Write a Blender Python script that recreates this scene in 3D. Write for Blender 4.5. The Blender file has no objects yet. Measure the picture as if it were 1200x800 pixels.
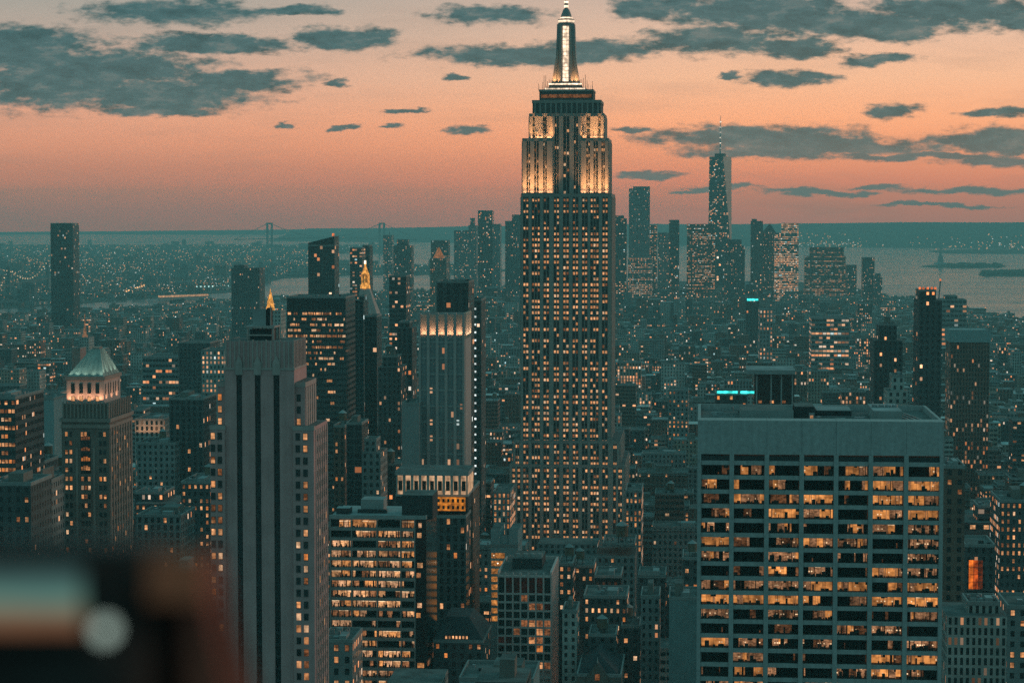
import bpy, math, random
import numpy as np
R = math.radians
random.seed(11)
rng = random.Random(5)
sc = bpy.context.scene
C = sc.collection

# ------------------------------------------------------------------ camera
F = 2600.0                      # focal length in pixels of a 1200 px wide frame
EYE = 260.0                     # height of the observation deck ledge
PITCH = math.atan((400 - 250) / F)
cp, sp = math.cos(PITCH), math.sin(PITCH)
cam_d = bpy.data.cameras.new('camera')
cam = bpy.data.objects.new('camera', cam_d)
C.objects.link(cam)
cam.location = (0, 0, EYE)
cam.rotation_euler = (math.pi / 2 - PITCH, 0, 0)
cam_d.sensor_width = 36
cam_d.lens = F / 1200 * 36
cam_d.clip_start = 0.05
cam_d.clip_end = 200000
cam_d.dof.use_dof = True
cam_d.dof.focus_distance = 1300
cam_d.dof.aperture_fstop = 7.0
sc.camera = cam


def L(r, g, b):
    f = lambda c: (c / 255 / 12.92) if c <= 10 else ((c / 255 + 0.055) / 1.055) ** 2.4
    return (f(r), f(g), f(b), 1.0)


# ------------------------------------------------------------------ world: dusk sky
world = bpy.data.worlds.new('World')
sc.world = world
world.use_nodes = True
wt = world.node_tree
wt.nodes.clear()


class NT:
    """small helper for building node trees"""
    def __init__(self, t): self.t = t
    def n(self, typ, **kw):
        nd = self.t.nodes.new(typ)
        for k, v in kw.items(): setattr(nd, k, v)
        return nd
    def put(self, sock, v):
        if v is None: return
        if hasattr(v, 'is_output'): self.t.links.new(v, sock)
        else: sock.default_value = v
    def m(self, op, a, b=None, c=None, clamp=False):
        nd = self.n('ShaderNodeMath', operation=op, use_clamp=clamp)
        for i, v in enumerate((a, b, c)): self.put(nd.inputs[i], v)
        return nd.outputs[0]
    def v(self, op, a, b=None, c=None, out=0):
        nd = self.n('ShaderNodeVectorMath', operation=op)
        for i, v in enumerate((a, b, c)):
            if v is not None: self.put(nd.inputs[i], v)
        return nd.outputs[out]
    def mix(self, f, a, b, blend='MIX'):
        nd = self.n('ShaderNodeMix', data_type='RGBA', blend_type=blend)
        self.put(nd.inputs[0], f); self.put(nd.inputs[6], a); self.put(nd.inputs[7], b)
        return nd.outputs[2]
    def rng(self, v, a, b, c=0.0, d=1.0, smooth=False):
        nd = self.n('ShaderNodeMapRange', interpolation_type='SMOOTHSTEP' if smooth else 'LINEAR', clamp=True)
        for i, x in enumerate((v, a, b, c, d)): self.put(nd.inputs[i], x)
        return nd.outputs[0]
    def ramp(self, f, stops, interp='LINEAR'):
        nd = self.n('ShaderNodeValToRGB')
        cr = nd.color_ramp; cr.interpolation = interp
        while len(cr.elements) < len(stops): cr.elements.new(0.5)
        for e, (p, c) in zip(cr.elements, stops):
            e.position = p; e.color = c if len(c) == 4 else (*c, 1)
        self.put(nd.inputs[0], f)
        return nd.outputs[0]
    def xyz(self, a=0.0, b=0.0, c=0.0):
        nd = self.n('ShaderNodeCombineXYZ')
        for i, x in enumerate((a, b, c)): self.put(nd.inputs[i], x)
        return nd.outputs[0]
    def noise(self, vec, scale=1.0, detail=4.0, rough=0.55, dims='3D', col=False):
        nd = self.n('ShaderNodeTexNoise', noise_dimensions=dims)
        self.put(nd.inputs['Vector'], vec)
        nd.inputs['Scale'].default_value = scale; nd.inputs['Detail'].default_value = detail
        nd.inputs['Roughness'].default_value = rough
        return nd.outputs['Color' if col else 'Fac']


DENS = 7.8e-5                  # haze, per metre


def build_world():
    T = NT(wt)
    tc = T.n('ShaderNodeTexCoord')
    sep = T.n('ShaderNodeSeparateXYZ')
    wt.links.new(tc.outputs['Generated'], sep.inputs[0])
    x, y, z = sep.outputs
    e = T.m('MULTIPLY', T.m('ADD', z, 0.02), 4.0)          # z -0.02..0.23 -> 0..1
    def st(rows): return [((h + 0.02) * 4.0, L(*c)) for h, c in rows]
    HZ = (.092, .152, .148)                                 # what the haze adds, fully built up
    def st2(rows):                                          # sky seen through the haze -> sky above it
        out = []
        hs = [h for h, _ in rows]
        fine = sorted(set(hs) | {.0115, .0127, .0155, .0175, .023, .0265, .034, .05})
        rows = [(h, [float(np.interp(h, hs, [c[k] for _, c in rows])) for k in range(3)]) for h in fine if hs[0] <= h <= hs[-1]]
        for h, c in rows:
            t = math.exp(-DENS * min(31000.0, 330.0 / max(h, 1e-3)))
            lin = L(*c)
            out.append(((h + 0.02) * 4.0, (*[max(.02, (lin[k] - (1 - t) * HZ[k]) / t) for k in range(3)], 1)))
        return out
    west = T.ramp(e, st2([(-0.004, (162, 117, 107)), (0.003, (174, 119, 105)), (0.0106, (192, 124, 103)), (0.014, (206, 129, 105)), (0.02, (220, 139, 108)), (0.03, (241, 156, 115)), (0.042, (250, 171, 127)),
                          (0.06, (245, 185, 147)), (0.08, (230, 186, 159)), (0.1, (206, 176, 160)), (0.13, (146, 162, 158)), (0.2, (82, 130, 134))]))
    east = T.ramp(e, st2([(-0.009, (136, 111, 106)), (0.001, (146, 113, 106)), (0.0106, (166, 118, 104)), (0.014, (178, 122, 105)), (0.02, (190, 128, 107)), (0.03, (213, 144, 116)), (0.042, (222, 157, 128)),
                          (0.06, (210, 166, 145)), (0.08, (184, 164, 151)), (0.1, (156, 157, 150)), (0.13, (114, 148, 146)), (0.2, (78, 128, 132))]))
    az = T.rng(x, -0.24, 0.16, smooth=True)
    front = T.mix(az, east, west)
    # rest of the dome: teal dusk sky
    back = T.ramp(T.m('ADD', T.m('MULTIPLY', z, 0.5), 0.5),
                  [(0.0, L(22, 38, 38)), (0.5, L(76, 114, 117)), (0.62, L(88, 146, 149)), (1.0, L(84, 154, 158))])
    ysafe = T.m('MAXIMUM', y, 0.05)
    fy = T.m('MULTIPLY', T.rng(y, 0.72, 0.94, smooth=True), T.rng(z, 0.32, 0.14, smooth=True))
    skyc = T.mix(fy, back, front)
    # a little of the physical dusk sky
    nis = T.n('ShaderNodeTexSky', sky_type='NISHITA')
    nis.sun_disc = False
    nis.sun_elevation = R(0.4); nis.sun_rotation = R(38)
    tint = T.mix(1.0, nis.outputs[0], (0.30, 0.62, 0.66, 1), 'MULTIPLY')
    tint = T.v('SCALE', tint, None); wt.nodes[-1].inputs['Scale'].default_value = 0.012
    # clouds: a cloud field measured in direction space (units: 1/2600 rad)
    px = T.m('MULTIPLY', T.m('DIVIDE', x, ysafe), F)
    py = T.m('MULTIPLY', T.m('DIVIDE', z, ysafe), -F)
    P0 = T.xyz(px, py, 0.0)
    q = T.v('MULTIPLY', P0, (0.012, 0.036, 1.0))
    nz = T.noise(q, 1.0, 6.0, 0.62, col=True)
    warp = T.v('MULTIPLY', T.v('SUBTRACT', nz, (0.5, 0.5, 0.5)), (110.0, 30.0, 0.0))
    P = T.v('ADD', P0, warp)
    blobs = [  # centre x, y in the 1200x800 frame, radii
        (40, 62, 90, 30), (70, 100, 120, 34), (190, 112, 130, 24), (275, 96, 95, 15), (130, 78, 140, 24), (190, 132, 70, 8),
        (205, 16, 110, 18), (330, 14, 60, 7), (250, 52, 110, 12), (405, 46, 58, 14), (20, 45, 60, 14), (398, 98, 16, 5),
        (575, 20, 66, 13), (620, 66, 140, 12), (700, 58, 90, 13), (552, 153, 28, 6), (540, 91, 18, 4), (455, 150, 18, 3),
        (765, 12, 56, 18), (835, 50, 100, 18), (890, 18, 130, 24), (1000, 32, 160, 18), (1110, 14, 110, 20), (1190, 24, 50, 14),
        (920, 94, 56, 11), (1020, 71, 48, 8), (1046, 133, 38, 11), (853, 88, 16, 5), (1168, 133, 46, 6), (930, 56, 50, 12),
        (880, 160, 140, 13), (960, 172, 170, 13), (890, 180, 90, 9), (1160, 166, 80, 17), (1075, 184, 130, 5), (1160, 190, 60, 8),
        (758, 207, 50, 4), (955, 226, 80, 4), (1135, 222, 95, 5), (1030, 217, 44, 4), (830, 222, 50, 3), (470, 130, 20, 3),
        (330, 148, 16, 3), (400, 150, 16, 3), (740, 152, 30, 4), (1095, 240, 80, 3), (-110, 90, 100, 35), (1330, 60, 110, 30), (1330, 170, 90, 18)]
    best = None
    for cx, cy, rx, ry in blobs:
        ix, iy = 1.0 / rx, 1.0 / ry
        d = T.v('LENGTH', T.v('MULTIPLY_ADD', P, (ix, iy, 0.0), (-(cx - 600) * ix, -(cy - 250) * iy, 0.0)), out=1)
        best = d if best is None else T.m('MINIMUM', best, d)
    fine = T.noise(T.v('MULTIPLY', P0, (0.045, 0.11, 1.0)), 1.0, 5.0, 0.6)
    dd = T.m('ADD', best, T.m('MULTIPLY', T.m('SUBTRACT', fine, 0.5), 1.4))
    mask = T.rng(dd, 1.24, 0.60, smooth=True)
    mask = T.m('MULTIPLY', mask, T.rng(y, 0.5, 0.7, smooth=True))
    tone = T.noise(T.v('MULTIPLY', P, (0.02, 0.05, 1.0)), 1.0, 4.0, 0.6)
    fine2 = T.noise(T.v('MULTIPLY', T.v('ADD', P0, (3.0, 9.0, 0.0)), (0.045, 0.11, 1.0)), 1.0, 5.0, 0.6)
    relief = T.m('MULTIPLY', T.m('SUBTRACT', fine, fine2), 0.85)
    ccol = T.ramp(T.m('ADD', T.rng(tone, 0.30, 0.72), relief), [(0, L(18, 64, 74)), (.55, L(56, 95, 102)), (1, L(118, 122, 120))])
    low = T.rng(z, 0.012, 0.05, smooth=True)               # low clouds melt into the glow
    mask = T.m('MULTIPLY', mask, T.m('ADD', T.m('MULTIPLY', low, 0.1), 0.88))
    thick = T.m('MULTIPLY', mask, 0.95)
    # a faint streaky veil everywhere in the glow
    veil = T.noise(T.v('MULTIPLY', P, (0.004, 0.03, 1.0)), 1.0, 4.0, 0.6)
    skyc = T.mix(T.m('MULTIPLY', T.m('MULTIPLY', T.rng(veil, 0.5, 0.75), fy), 0.22), skyc, L(150, 128, 120))
    final = T.mix(thick, skyc, ccol)
    final = T.v('ADD', final, tint)
    bg = T.n('ShaderNodeBackground')
    wt.links.new(final, bg.inputs['Color'])
    bg.inputs['Strength'].default_value = 1.0
    out = T.n('ShaderNodeOutputWorld')
    wt.links.new(bg.outputs[0], out.inputs['Surface'])


build_world()
world.cycles.sampling_method = 'MANUAL'
world.cycles.sample_map_resolution = 1024

# the last glow of the sun that has just set, low in the south-west
sun_d = bpy.data.lights.new('sun', 'SUN')
sun = bpy.data.objects.new('sun', sun_d)
C.objects.link(sun)
sun_d.energy = 1.2
sun_d.angle = R(25)
sun_d.color = (1.0, 0.62, 0.42)
from mathutils import Vector
sun.rotation_euler = Vector((0.90, 0.38, 0.10)).to_track_quat('Z', 'Y').to_euler()   # from the right, slightly ahead

vs = sc.view_settings
vs.view_transform = 'Standard'; vs.look = 'None'; vs.exposure = 0.0; vs.gamma = 1.0; vs.use_curve_mapping = False
cy = sc.cycles
cy.max_bounces = 4; cy.diffuse_bounces = 2; cy.glossy_bounces = 2; cy.transmission_bounces = 2
cy.volume_bounces = 0; cy.transparent_max_bounces = 8
cy.sample_clamp_indirect = 1.5; cy.sample_clamp_direct = 6.0
cy.use_denoising = False
cy.use_adaptive_sampling = True; cy.adaptive_threshold = 0.005
cy.caustics_reflective = False; cy.caustics_refractive = False

# ------------------------------------------------------------------ materials
MATS = {}


def new_mat(name):
    m = bpy.data.materials.new(name); m.use_nodes = True
    m.node_tree.nodes.clear()
    return m, NT(m.node_tree)


def stone(name, col, var=0.25, scale=0.15, rough=0.85, streak=True):
    """masonry or concrete with uneven tone and faint vertical weather streaks"""
    if name in MATS: return MATS[name]
    m, T = new_mat(name)
    tc = T.n('ShaderNodeTexCoord').outputs['Object']
    a = T.noise(tc, scale, 5, 0.6)
    f = a
    if streak:
        b = T.noise(T.v('MULTIPLY', tc, (0.9, 0.9, 0.03)), 1.0, 4, 0.6)
        f = T.m('ADD', T.m('MULTIPLY', a, 0.6), T.m('MULTIPLY', b, 0.4))
    lo = [c * (1 - var) for c in col]; hi = [c * (1 + var) for c in col]
    c = T.ramp(f, [(0.3, lo), (0.7, hi)])
    b = T.n('ShaderNodeBsdfPrincipled')
    T.put(b.inputs['Base Color'], c); b.inputs['Roughness'].default_value = rough
    b.inputs['Specular IOR Level'].default_value = 0.25
    o = T.n('ShaderNodeOutputMaterial'); m.node_tree.links.new(b.outputs[0], o.inputs[0])
    MATS[name] = m
    return m


def glossy(name, col, rough=0.12, metal=0.0, spec=0.5):
    if name in MATS: return MATS[name]
    m, T = new_mat(name)
    b = T.n('ShaderNodeBsdfPrincipled')
    n = T.noise(T.n('ShaderNodeTexCoord').outputs['Object'], 0.4, 3)
    T.put(b.inputs['Base Color'], T.ramp(n, [(0.3, [c * .75 for c in col]), (0.7, [c * 1.25 for c in col])]))
    b.inputs['Roughness'].default_value = rough; b.inputs['Metallic'].default_value = metal
    b.inputs['Specular IOR Level'].default_value = spec
    o = T.n('ShaderNodeOutputMaterial'); m.node_tree.links.new(b.outputs[0], o.inputs[0])
    MATS[name] = m
    return m


def lit(name, col, strength, clutter=0.0, scale=1.0, sample=False):
    """a lit room seen through its window: uneven light with shelves, people and blinds in it"""
    if name in MATS: return MATS[name]
    m, T = new_mat(name)
    oi = T.n('ShaderNodeObjectInfo')
    co = T.n('ShaderNodeNewGeometry').outputs['Position']
    nz = T.noise(T.v('MULTIPLY', co, (0.9 * scale, 0.9 * scale, 1.6 * scale)), 1.0, 3, 0.6)
    f = T.rng(nz, 0.36, 0.62, 1.0 - clutter, 1.0)
    big = T.noise(T.v('MULTIPLY', co, (0.45, 0.45, 0.30)), 1.0, 1, 0.5)
    rv = T.m('MULTIPLY', T.m('ADD', 0.65, T.m('MULTIPLY', oi.outputs['Random'], 0.7)), T.rng(big, 0.34, 0.66, 0.45, 1.35))
    em = T.n('ShaderNodeEmission')
    hot = [min(1, c * 1.0) for c in col[:3]]
    cc = T.mix(nz, (hot[0], hot[1] * .82, hot[2] * .62, 1), (*hot, 1))
    T.put(em.inputs['Color'], cc)
    T.put(em.inputs['Strength'], T.m('MULTIPLY', T.m('MULTIPLY', f, rv), strength))
    o = T.n('ShaderNodeOutputMaterial'); m.node_tree.links.new(em.outputs[0], o.inputs[0])
    if not sample: m.cycles.emission_sampling = 'NONE'
    MATS[name] = m
    return m


PALETTE = [('tan', (0.32, 0.25, 0.20)), ('brown brick', (0.18, 0.105, 0.08)), ('grey', (0.24, 0.24, 0.235)),
           ('dark', (0.09, 0.09, 0.09)), ('pale', (0.42, 0.40, 0.37)), ('red brick', (0.22, 0.10, 0.075))]


def facade(name, ww, wh, glass=(0.012, 0.016, 0.018)):
    """facade with windows: UV counts bays and storeys; face attributes bid (which building), lit, gain"""
    m, T = new_mat(name)
    uv = T.n('ShaderNodeTexCoord').outputs['UV']
    s = T.n('ShaderNodeSeparateXYZ'); m.node_tree.links.new(uv, s.inputs[0])
    u, v = s.outputs[0], s.outputs[1]
    at = lambda k: T.n('ShaderNodeAttribute', attribute_name=k).outputs['Fac']
    bid, lt, gain = at('bid'), at('lit'), at('gain')
    fu, fv = T.m('FRACT', u), T.m('FRACT', v)
    cu, cv = T.m('FLOOR', u), T.m('FLOOR', v)
    inu = T.m('LESS_THAN', T.m('ABSOLUTE', T.m('SUBTRACT', fu, 0.5)), ww / 2)
    inv = T.m('LESS_THAN', T.m('ABSOLUTE', T.m('SUBTRACT', fv, 0.52)), wh / 2)
    win = T.m('MULTIPLY', inu, inv)
    b1 = T.m('MULTIPLY', bid, 7919.0)
    def wn(vec, out='Value'):
        nd = T.n('ShaderNodeTexWhiteNoise', noise_dimensions='3D')
        m.node_tree.links.new(vec, nd.inputs['Vector'])
        return nd.outputs[out]
    cell = T.xyz(cu, cv, b1)
    r1 = wn(cell)
    rc = T.n('ShaderNodeSeparateXYZ'); m.node_tree.links.new(wn(T.v('ADD', cell, (31.7, 11.3, 5.1)), 'Color'), rc.inputs[0])
    row = wn(T.xyz(3.0, cv, b1))
    th = T.m('MULTIPLY', lt, T.m('ADD', 0.25, T.m('MULTIPLY', T.m('POWER', row, 2.0), 2.6)))
    on = T.m('MULTIPLY', T.m('LESS_THAN', r1, th), win)
    lc = T.ramp(rc.outputs[0], [(0.0, (1.0, 0.28, 0.08)), (0.35, (1.0, 0.42, 0.18)), (0.75, (1.0, 0.54, 0.30)), (0.93, (0.95, 0.78, 0.62)), (1.0, (0.55, 0.85, 0.9))])
    stg = T.m('MULTIPLY', T.m('ADD', 0.18, T.m('MULTIPLY', T.m('POWER', rc.outputs[1], 1.6), 1.1)), gain)
    base = T.ramp(bid, [(i / 6, c) for i, (_, c) in enumerate(PALETTE)], 'CONSTANT')
    n2 = T.noise(T.n('ShaderNodeNewGeometry').outputs['Position'], 0.07, 5, 0.65)
    base = T.mix(1.0, base, T.ramp(n2, [(0.3, (0.62, 0.62, 0.62)), (0.7, (1.25, 1.25, 1.25))]), 'MULTIPLY')
    wall = T.n('ShaderNodeBsdfPrincipled')
    T.put(wall.inputs['Base Color'], T.mix(win, base, (*glass, 1)))
    T.put(wall.inputs['Roughness'], T.m('SUBTRACT', 0.85, T.m('MULTIPLY', win, 0.7)))
    T.put(wall.inputs['Emission Color'], lc)
    T.put(wall.inputs['Emission Strength'], T.m('MULTIPLY', on, stg))
    o = T.n('ShaderNodeOutputMaterial'); m.node_tree.links.new(wall.outputs[0], o.inputs[0])
    m.cycles.emission_sampling = 'NONE'
    MATS[name] = m
    return m


FAC = {'punched': facade('punched_window_masonry', 0.42, 0.55),
       'ribbon': facade('ribbon_window_facade', 0.86, 0.48),
       'skyglass': facade('painted_sky_glass', 0.80, 0.70, (0.17, 0.19, 0.20)),  # pane colour lightened to stand in for reflected sky
       'glass': facade('glass_curtain_wall', 0.84, 0.80, (0.016, 0.024, 0.028)),
       'pier': facade('vertical_pier_facade', 0.50, 0.72)}
M_ROOF = stone('roof_gravel', (0.13, 0.13, 0.125), 0.45, 0.12, 0.95, False)
M_ROOF_PALE = stone('roof_membrane', (0.30, 0.31, 0.31), 0.35, 0.1, 0.9, False)
M_ROOF_WHITE = stone('roof_white', (0.55, 0.55, 0.54), 0.3, 0.1, 0.9, False)
M_ROOF_BROWN = stone('roof_brown', (0.16, 0.11, 0.09), 0.3, 0.1, 0.9, False)
M_DARK = stone('dark_metal', (0.035, 0.036, 0.038), 0.3, 0.2, 0.6)
M_BLACK = glossy('black_glass', (0.010, 0.012, 0.013), 0.10)
M_CONC = stone('concrete', (0.32, 0.31, 0.30), 0.2)
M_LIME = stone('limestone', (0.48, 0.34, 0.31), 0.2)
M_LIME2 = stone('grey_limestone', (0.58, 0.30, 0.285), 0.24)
M_TRAV = stone('travertine', (0.40, 0.37, 0.36), 0.24, 0.9)
M_WOOD = stone('tank_wood', (0.16, 0.11, 0.075), 0.3, 0.8)
M_COPPER = stone('green_copper', (0.30, 0.33, 0.30), 0.3, 0.25)
M_GOLD = glossy('gilded_roof', (0.75, 0.42, 0.10), 0.35, 0.6)
M_STEEL = glossy('bare_steel', (0.35, 0.36, 0.37), 0.4, 0.8)
LITS = [lit('warm_window', (1.0, 0.45, 0.19), 0.78, 0.55), lit('bright_window', (1.0, 0.50, 0.24), 0.95, 0.45),
        lit('dim_window', (1.0, 0.38, 0.15), 0.30, 0.75), lit('white_window', (1.0, 0.64, 0.40), 0.9, 0.4),
        lit('orange_window', (1.0, 0.34, 0.09), 0.8, 0.4)]
M_PANE = glossy('dark_pane', (0.012, 0.016, 0.018), 0.08)
M_WFRAME = stone('window_frame_paint', (0.08, 0.075, 0.07), 0.2)


# ------------------------------------------------------------------ mesh builder
class MB:
    def __init__(self): self.v, self.f, self.mi, self.uv, self.at, self.mats = [], [], [], [], [], []
    def mat(self, m):
        if m not in self.mats: self.mats.append(m)
        return self.mats.index(m)
    def face(self, pts, m, uv=None, at=(0.0, 0.0, 1.0)):
        i = len(self.v); self.v += pts
        self.f.append(tuple(range(i, i + len(pts)))); self.mi.append(self.mat(m))
        self.uv += uv if uv else [(0, 0)] * len(pts); self.at.append(at)
    def box(self, x0, x1, y0, y1, z0, z1, m, top=None, bay=3.2, fl=3.6, at=(0.0, 0.0, 1.0), side_lit=None, bottom=False):
        nx = max(1, round((x1 - x0) / bay)); ny = max(1, round((y1 - y0) / bay)); nz = max(1, round((z1 - z0) / fl))
        sa = at if side_lit is None else (at[0], side_lit, at[2])
        def q(a, b, n, off, t): self.face([(*a, z0), (*b, z0), (*b, z1), (*a, z1)], m, [(off, 0), (off + n, 0), (off + n, nz), (off, nz)], t)
        q((x0, y0), (x1, y0), nx, 0, at); q((x1, y0), (x1, y1), ny, 50, sa)
        q((x1, y1), (x0, y1), nx, 100, sa); q((x0, y1), (x0, y0), ny, 150, sa)
        self.face([(x0, y0, z1), (x1, y0, z1), (x1, y1, z1), (x0, y1, z1)], top or m, None, (at[0], 0, 1))
        if bottom: self.face([(x0, y1, z0), (x1, y1, z0), (x1, y0, z0), (x0, y0, z0)], top or m, None, (at[0], 0, 1))
    def frustum(self, a, za, b, zb, m, top=True):
        """a, b: (x0,x1,y0,y1) rectangles at za and zb"""
        p = [(a[0], a[2], za), (a[1], a[2], za), (a[1], a[3], za), (a[0], a[3], za)]
        q = [(b[0], b[2], zb), (b[1], b[2], zb), (b[1], b[3], zb), (b[0], b[3], zb)]
        for i in range(4):
            j = (i + 1) % 4
            self.face([p[i], p[j], q[j], q[i]], m, [(0, 0), (1, 0), (1, 1), (0, 1)])
        if top: self.face(q, m)
    def cyl(self, cx, cy_, z0, z1, r0, r1, m, n=10, cap=True):
        a = [(math.cos(2 * math.pi * i / n), math.sin(2 * math.pi * i / n)) for i in range(n)]
        for i in range(n):
            j = (i + 1) % n
            if r1 > 1e-6:
                self.face([(cx + a[i][0] * r0, cy_ + a[i][1] * r0, z0), (cx + a[j][0] * r0, cy_ + a[j][1] * r0, z0),
                           (cx + a[j][0] * r1, cy_ + a[j][1] * r1, z1), (cx + a[i][0] * r1, cy_ + a[i][1] * r1, z1)], m)
            else:
                self.face([(cx + a[i][0] * r0, cy_ + a[i][1] * r0, z0), (cx + a[j][0] * r0, cy_ + a[j][1] * r0, z0), (cx, cy_, z1)], m)
        if cap and r1 > 1e-6: self.face([(cx + c * r1, cy_ + s * r1, z1) for c, s in a], m)
    def bar(self, p, q, r, m):
        """thin square bar from p to q"""
        p, q = np.array(p, float), np.array(q, float)
        d = q - p; d /= np.linalg.norm(d)
        up = np.array((0, 0, 1.0)) if abs(d[2]) < 0.9 else np.array((1.0, 0, 0))
        s = np.cross(d, up); s /= np.linalg.norm(s); t = np.cross(s, d)
        o = [s * r + t * r, -s * r + t * r, -s * r - t * r, s * r - t * r]
        for i in range(4):
            j = (i + 1) % 4
            self.face([tuple(p + o[i]), tuple(p + o[j]), tuple(q + o[j]), tuple(q + o[i])], m)
        self.face([tuple(q + k) for k in o], m); self.face([tuple(p + k) for k in reversed(o)], m)
    def mesh(self, name):
        me = bpy.data.meshes.new(name)
        me.from_pydata(self.v, [], self.f)
        for m in self.mats: me.materials.append(m)
        me.polygons.foreach_set('material_index', self.mi)
        ul = me.uv_layers.new(name='UVMap')
        ul.data.foreach_set('uv', np.array(self.uv, np.float32).ravel())
        at = np.array(self.at, np.float32)
        for k, nm in enumerate(('bid', 'lit', 'gain')):
            a = me.attributes.new(nm, 'FLOAT', 'FACE')
            a.data.foreach_set('value', np.ascontiguousarray(at[:, k]))
        me.update()
        return me
    def build(self, name, parent=None):
        return link(name, self.mesh(name), parent)


def link(name, me, parent=None, loc=(0, 0, 0), scale=(1, 1, 1), rz=0.0):
    o = bpy.data.objects.new(name, me)
    o.location = loc; o.scale = scale; o.rotation_euler = (0, 0, rz)
    C.objects.link(o)
    if parent: o.parent = parent
    return o


def tag(o, label=None, cat=None, group=None, kind=None):
    if label: o['label'] = label
    if cat: o['category'] = cat
    if group: o['group'] = group
    if kind: o['kind'] = kind
    return o


# ------------------------------------------------------------------ placing: from measured directions to metres
YAW = math.atan(220 / F)           # the street grid runs a little to the right of the view axis
U = np.array((math.cos(YAW), -math.sin(YAW)))
V = np.array((math.sin(YAW), math.cos(YAW)))


def ray(px, py):
    tx, ty = (px - 600) / F, (400 - py) / F
    return np.array((tx, cp + ty * sp, -sp + ty * cp))


def at(px, py, Y):
    d = ray(px, py)
    return d * (Y / d[1]) + np.array((0, 0, EYE))


def ground(px, py, z=0.0):
    d = ray(px, py)
    return d * ((z - EYE) / d[2]) + np.array((0, 0, EYE))


def project(x, y, z):
    z = z - EYE
    f = y * cp - z * sp; up = y * sp + z * cp
    return 600 + F * x / f, 400 - F * up / f


FOOT = []      # footprints in the grid frame: x0, x1, y0, y1
CLEAR = []     # what must stay visible: px0, px1, lowest visible py, distance
HT = []        # top of each named building in the photograph
NAMED = []     # for describing neighbours


class Bld:
    """a building of the street grid: an Empty at the middle of its front, x along the street, y away from us, z up"""
    def __init__(self, name, label, cat, pl, pr, pt, D, depth, see=None, group=None, yaw=YAW, short=None):
        self.D, self.depth, self.yaw = D, depth, yaw
        self.u = np.array((math.cos(yaw), -math.sin(yaw))); self.w = np.array((math.sin(yaw), math.cos(yaw)))
        c = at((pl + pr) / 2, pt, D)
        self.c = c[:2].copy()
        for _ in range(2):
            mid = (self.X(pl, pt) + self.X(pr, pt)) / 2
            self.c = self.c + self.u * mid
        self.x0, self.x1 = self.X(pl, pt), self.X(pr, pt)
        self.z1 = self.Z(pt, (pl + pr) / 2)
        self.o = bpy.data.objects.new(name, None)
        self.o.location = (*self.c, 0); self.o.rotation_euler = (0, 0, -yaw)
        self.o.empty_display_size = 5
        C.objects.link(self.o)
        tag(self.o, label, cat, group)
        gx, gy = self.c @ U, self.c @ V
        FOOT.append((gx + self.x0 - 4, gx + self.x1 + 4, gy - 4, gy + depth + 4))
        CLEAR.append((pl - 2, pr + 2, see if see else 800, D)); HT.append(pt)
        if short: NAMED.append((short, (pl + pr) / 2, pt, see if see else 800, D, pl, pr))
    def hit(self, px, py, y=0.0):
        d = ray(px, py)
        n = np.array((*self.w, 0)); k = (self.c @ self.w + y) / (d @ n)
        return d * k + np.array((0, 0, EYE))
    def X(self, px, py=400, y=0.0): return float((self.hit(px, py, y)[:2] - self.c) @ self.u)
    def Z(self, py, px=600, y=0.0): return float(self.hit(px, py, y)[2])
    def world(self, x, y, z): p = self.c + self.u * x + self.w * y; return (p[0], p[1], z)


def bidf(i): return (i + 0.15 + 0.7 * rng.random()) / 6


# window panes as parts
_pm = {}


def pane_mesh(kind):
    """unit window (1 x 1 m): pane set between jambs with a meeting rail and a sill"""
    if kind in _pm: return _pm[kind]
    b = MB()
    m = M_PANE if kind == 'dark' else LITS[kind % 10]
    f = M_WFRAME
    half = (kind != 'dark' and kind >= 10)
    if half:
        b.face([(-.44, -.05, .05), (.44, -.05, .05), (.44, -.05, .5), (-.44, -.05, .5)], m)
        b.face([(-.44, -.05, .5), (.44, -.05, .5), (.44, -.05, .95), (-.44, -.05, .95)], LITS[2])
    else:
        b.face([(-.44, -.05, .05), (.44, -.05, .05), (.44, -.05, .95), (-.44, -.05, .95)], m)
    b.box(-.5, -.44, -.09, 0, 0, 1, f); b.box(.44, .5, -.09, 0, 0, 1, f)
    b.box(-.44, .44, -.08, 0, .94, 1, f); b.box(-.5, .5, -.12, 0, -.05, .05, f)
    b.box(-.44, .44, -.075, 0, .485, .515, f)
    me = b.mesh('window'); _pm[kind] = me
    return me


def add_windows(parent, wins, most=100):
    """wins: (x, y, z, w, h, kind, side); the first `most` become parts, the rest one part"""
    rest = MB()
    for i, (x, y, z, w, h, k, side) in enumerate(wins):
        if i < most:
            link('window', pane_mesh(k), parent, (x, y, z), (w, 1, h), math.pi / 2 if side else 0)
        else:
            m = M_PANE if k == 'dark' else LITS[k % 10]
            if side: rest.face([(x + .06, y - w / 2, z), (x + .06, y + w / 2, z), (x + .06, y + w / 2, z + h), (x + .06, y - w / 2, z + h)], m)
            else: rest.face([(x - w / 2, y - .06, z), (x + w / 2, y - .06, z), (x + w / 2, y - .06, z + h), (x - w / 2, y - .06, z + h)], m)
    if rest.f: tag(rest.build('window', parent), kind='stuff')


def pick(r=None):
    r = r or rng
    return r.choice([0, 0, 0, 1, 1, 3, 4, 2, 2, 10, 11])


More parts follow.
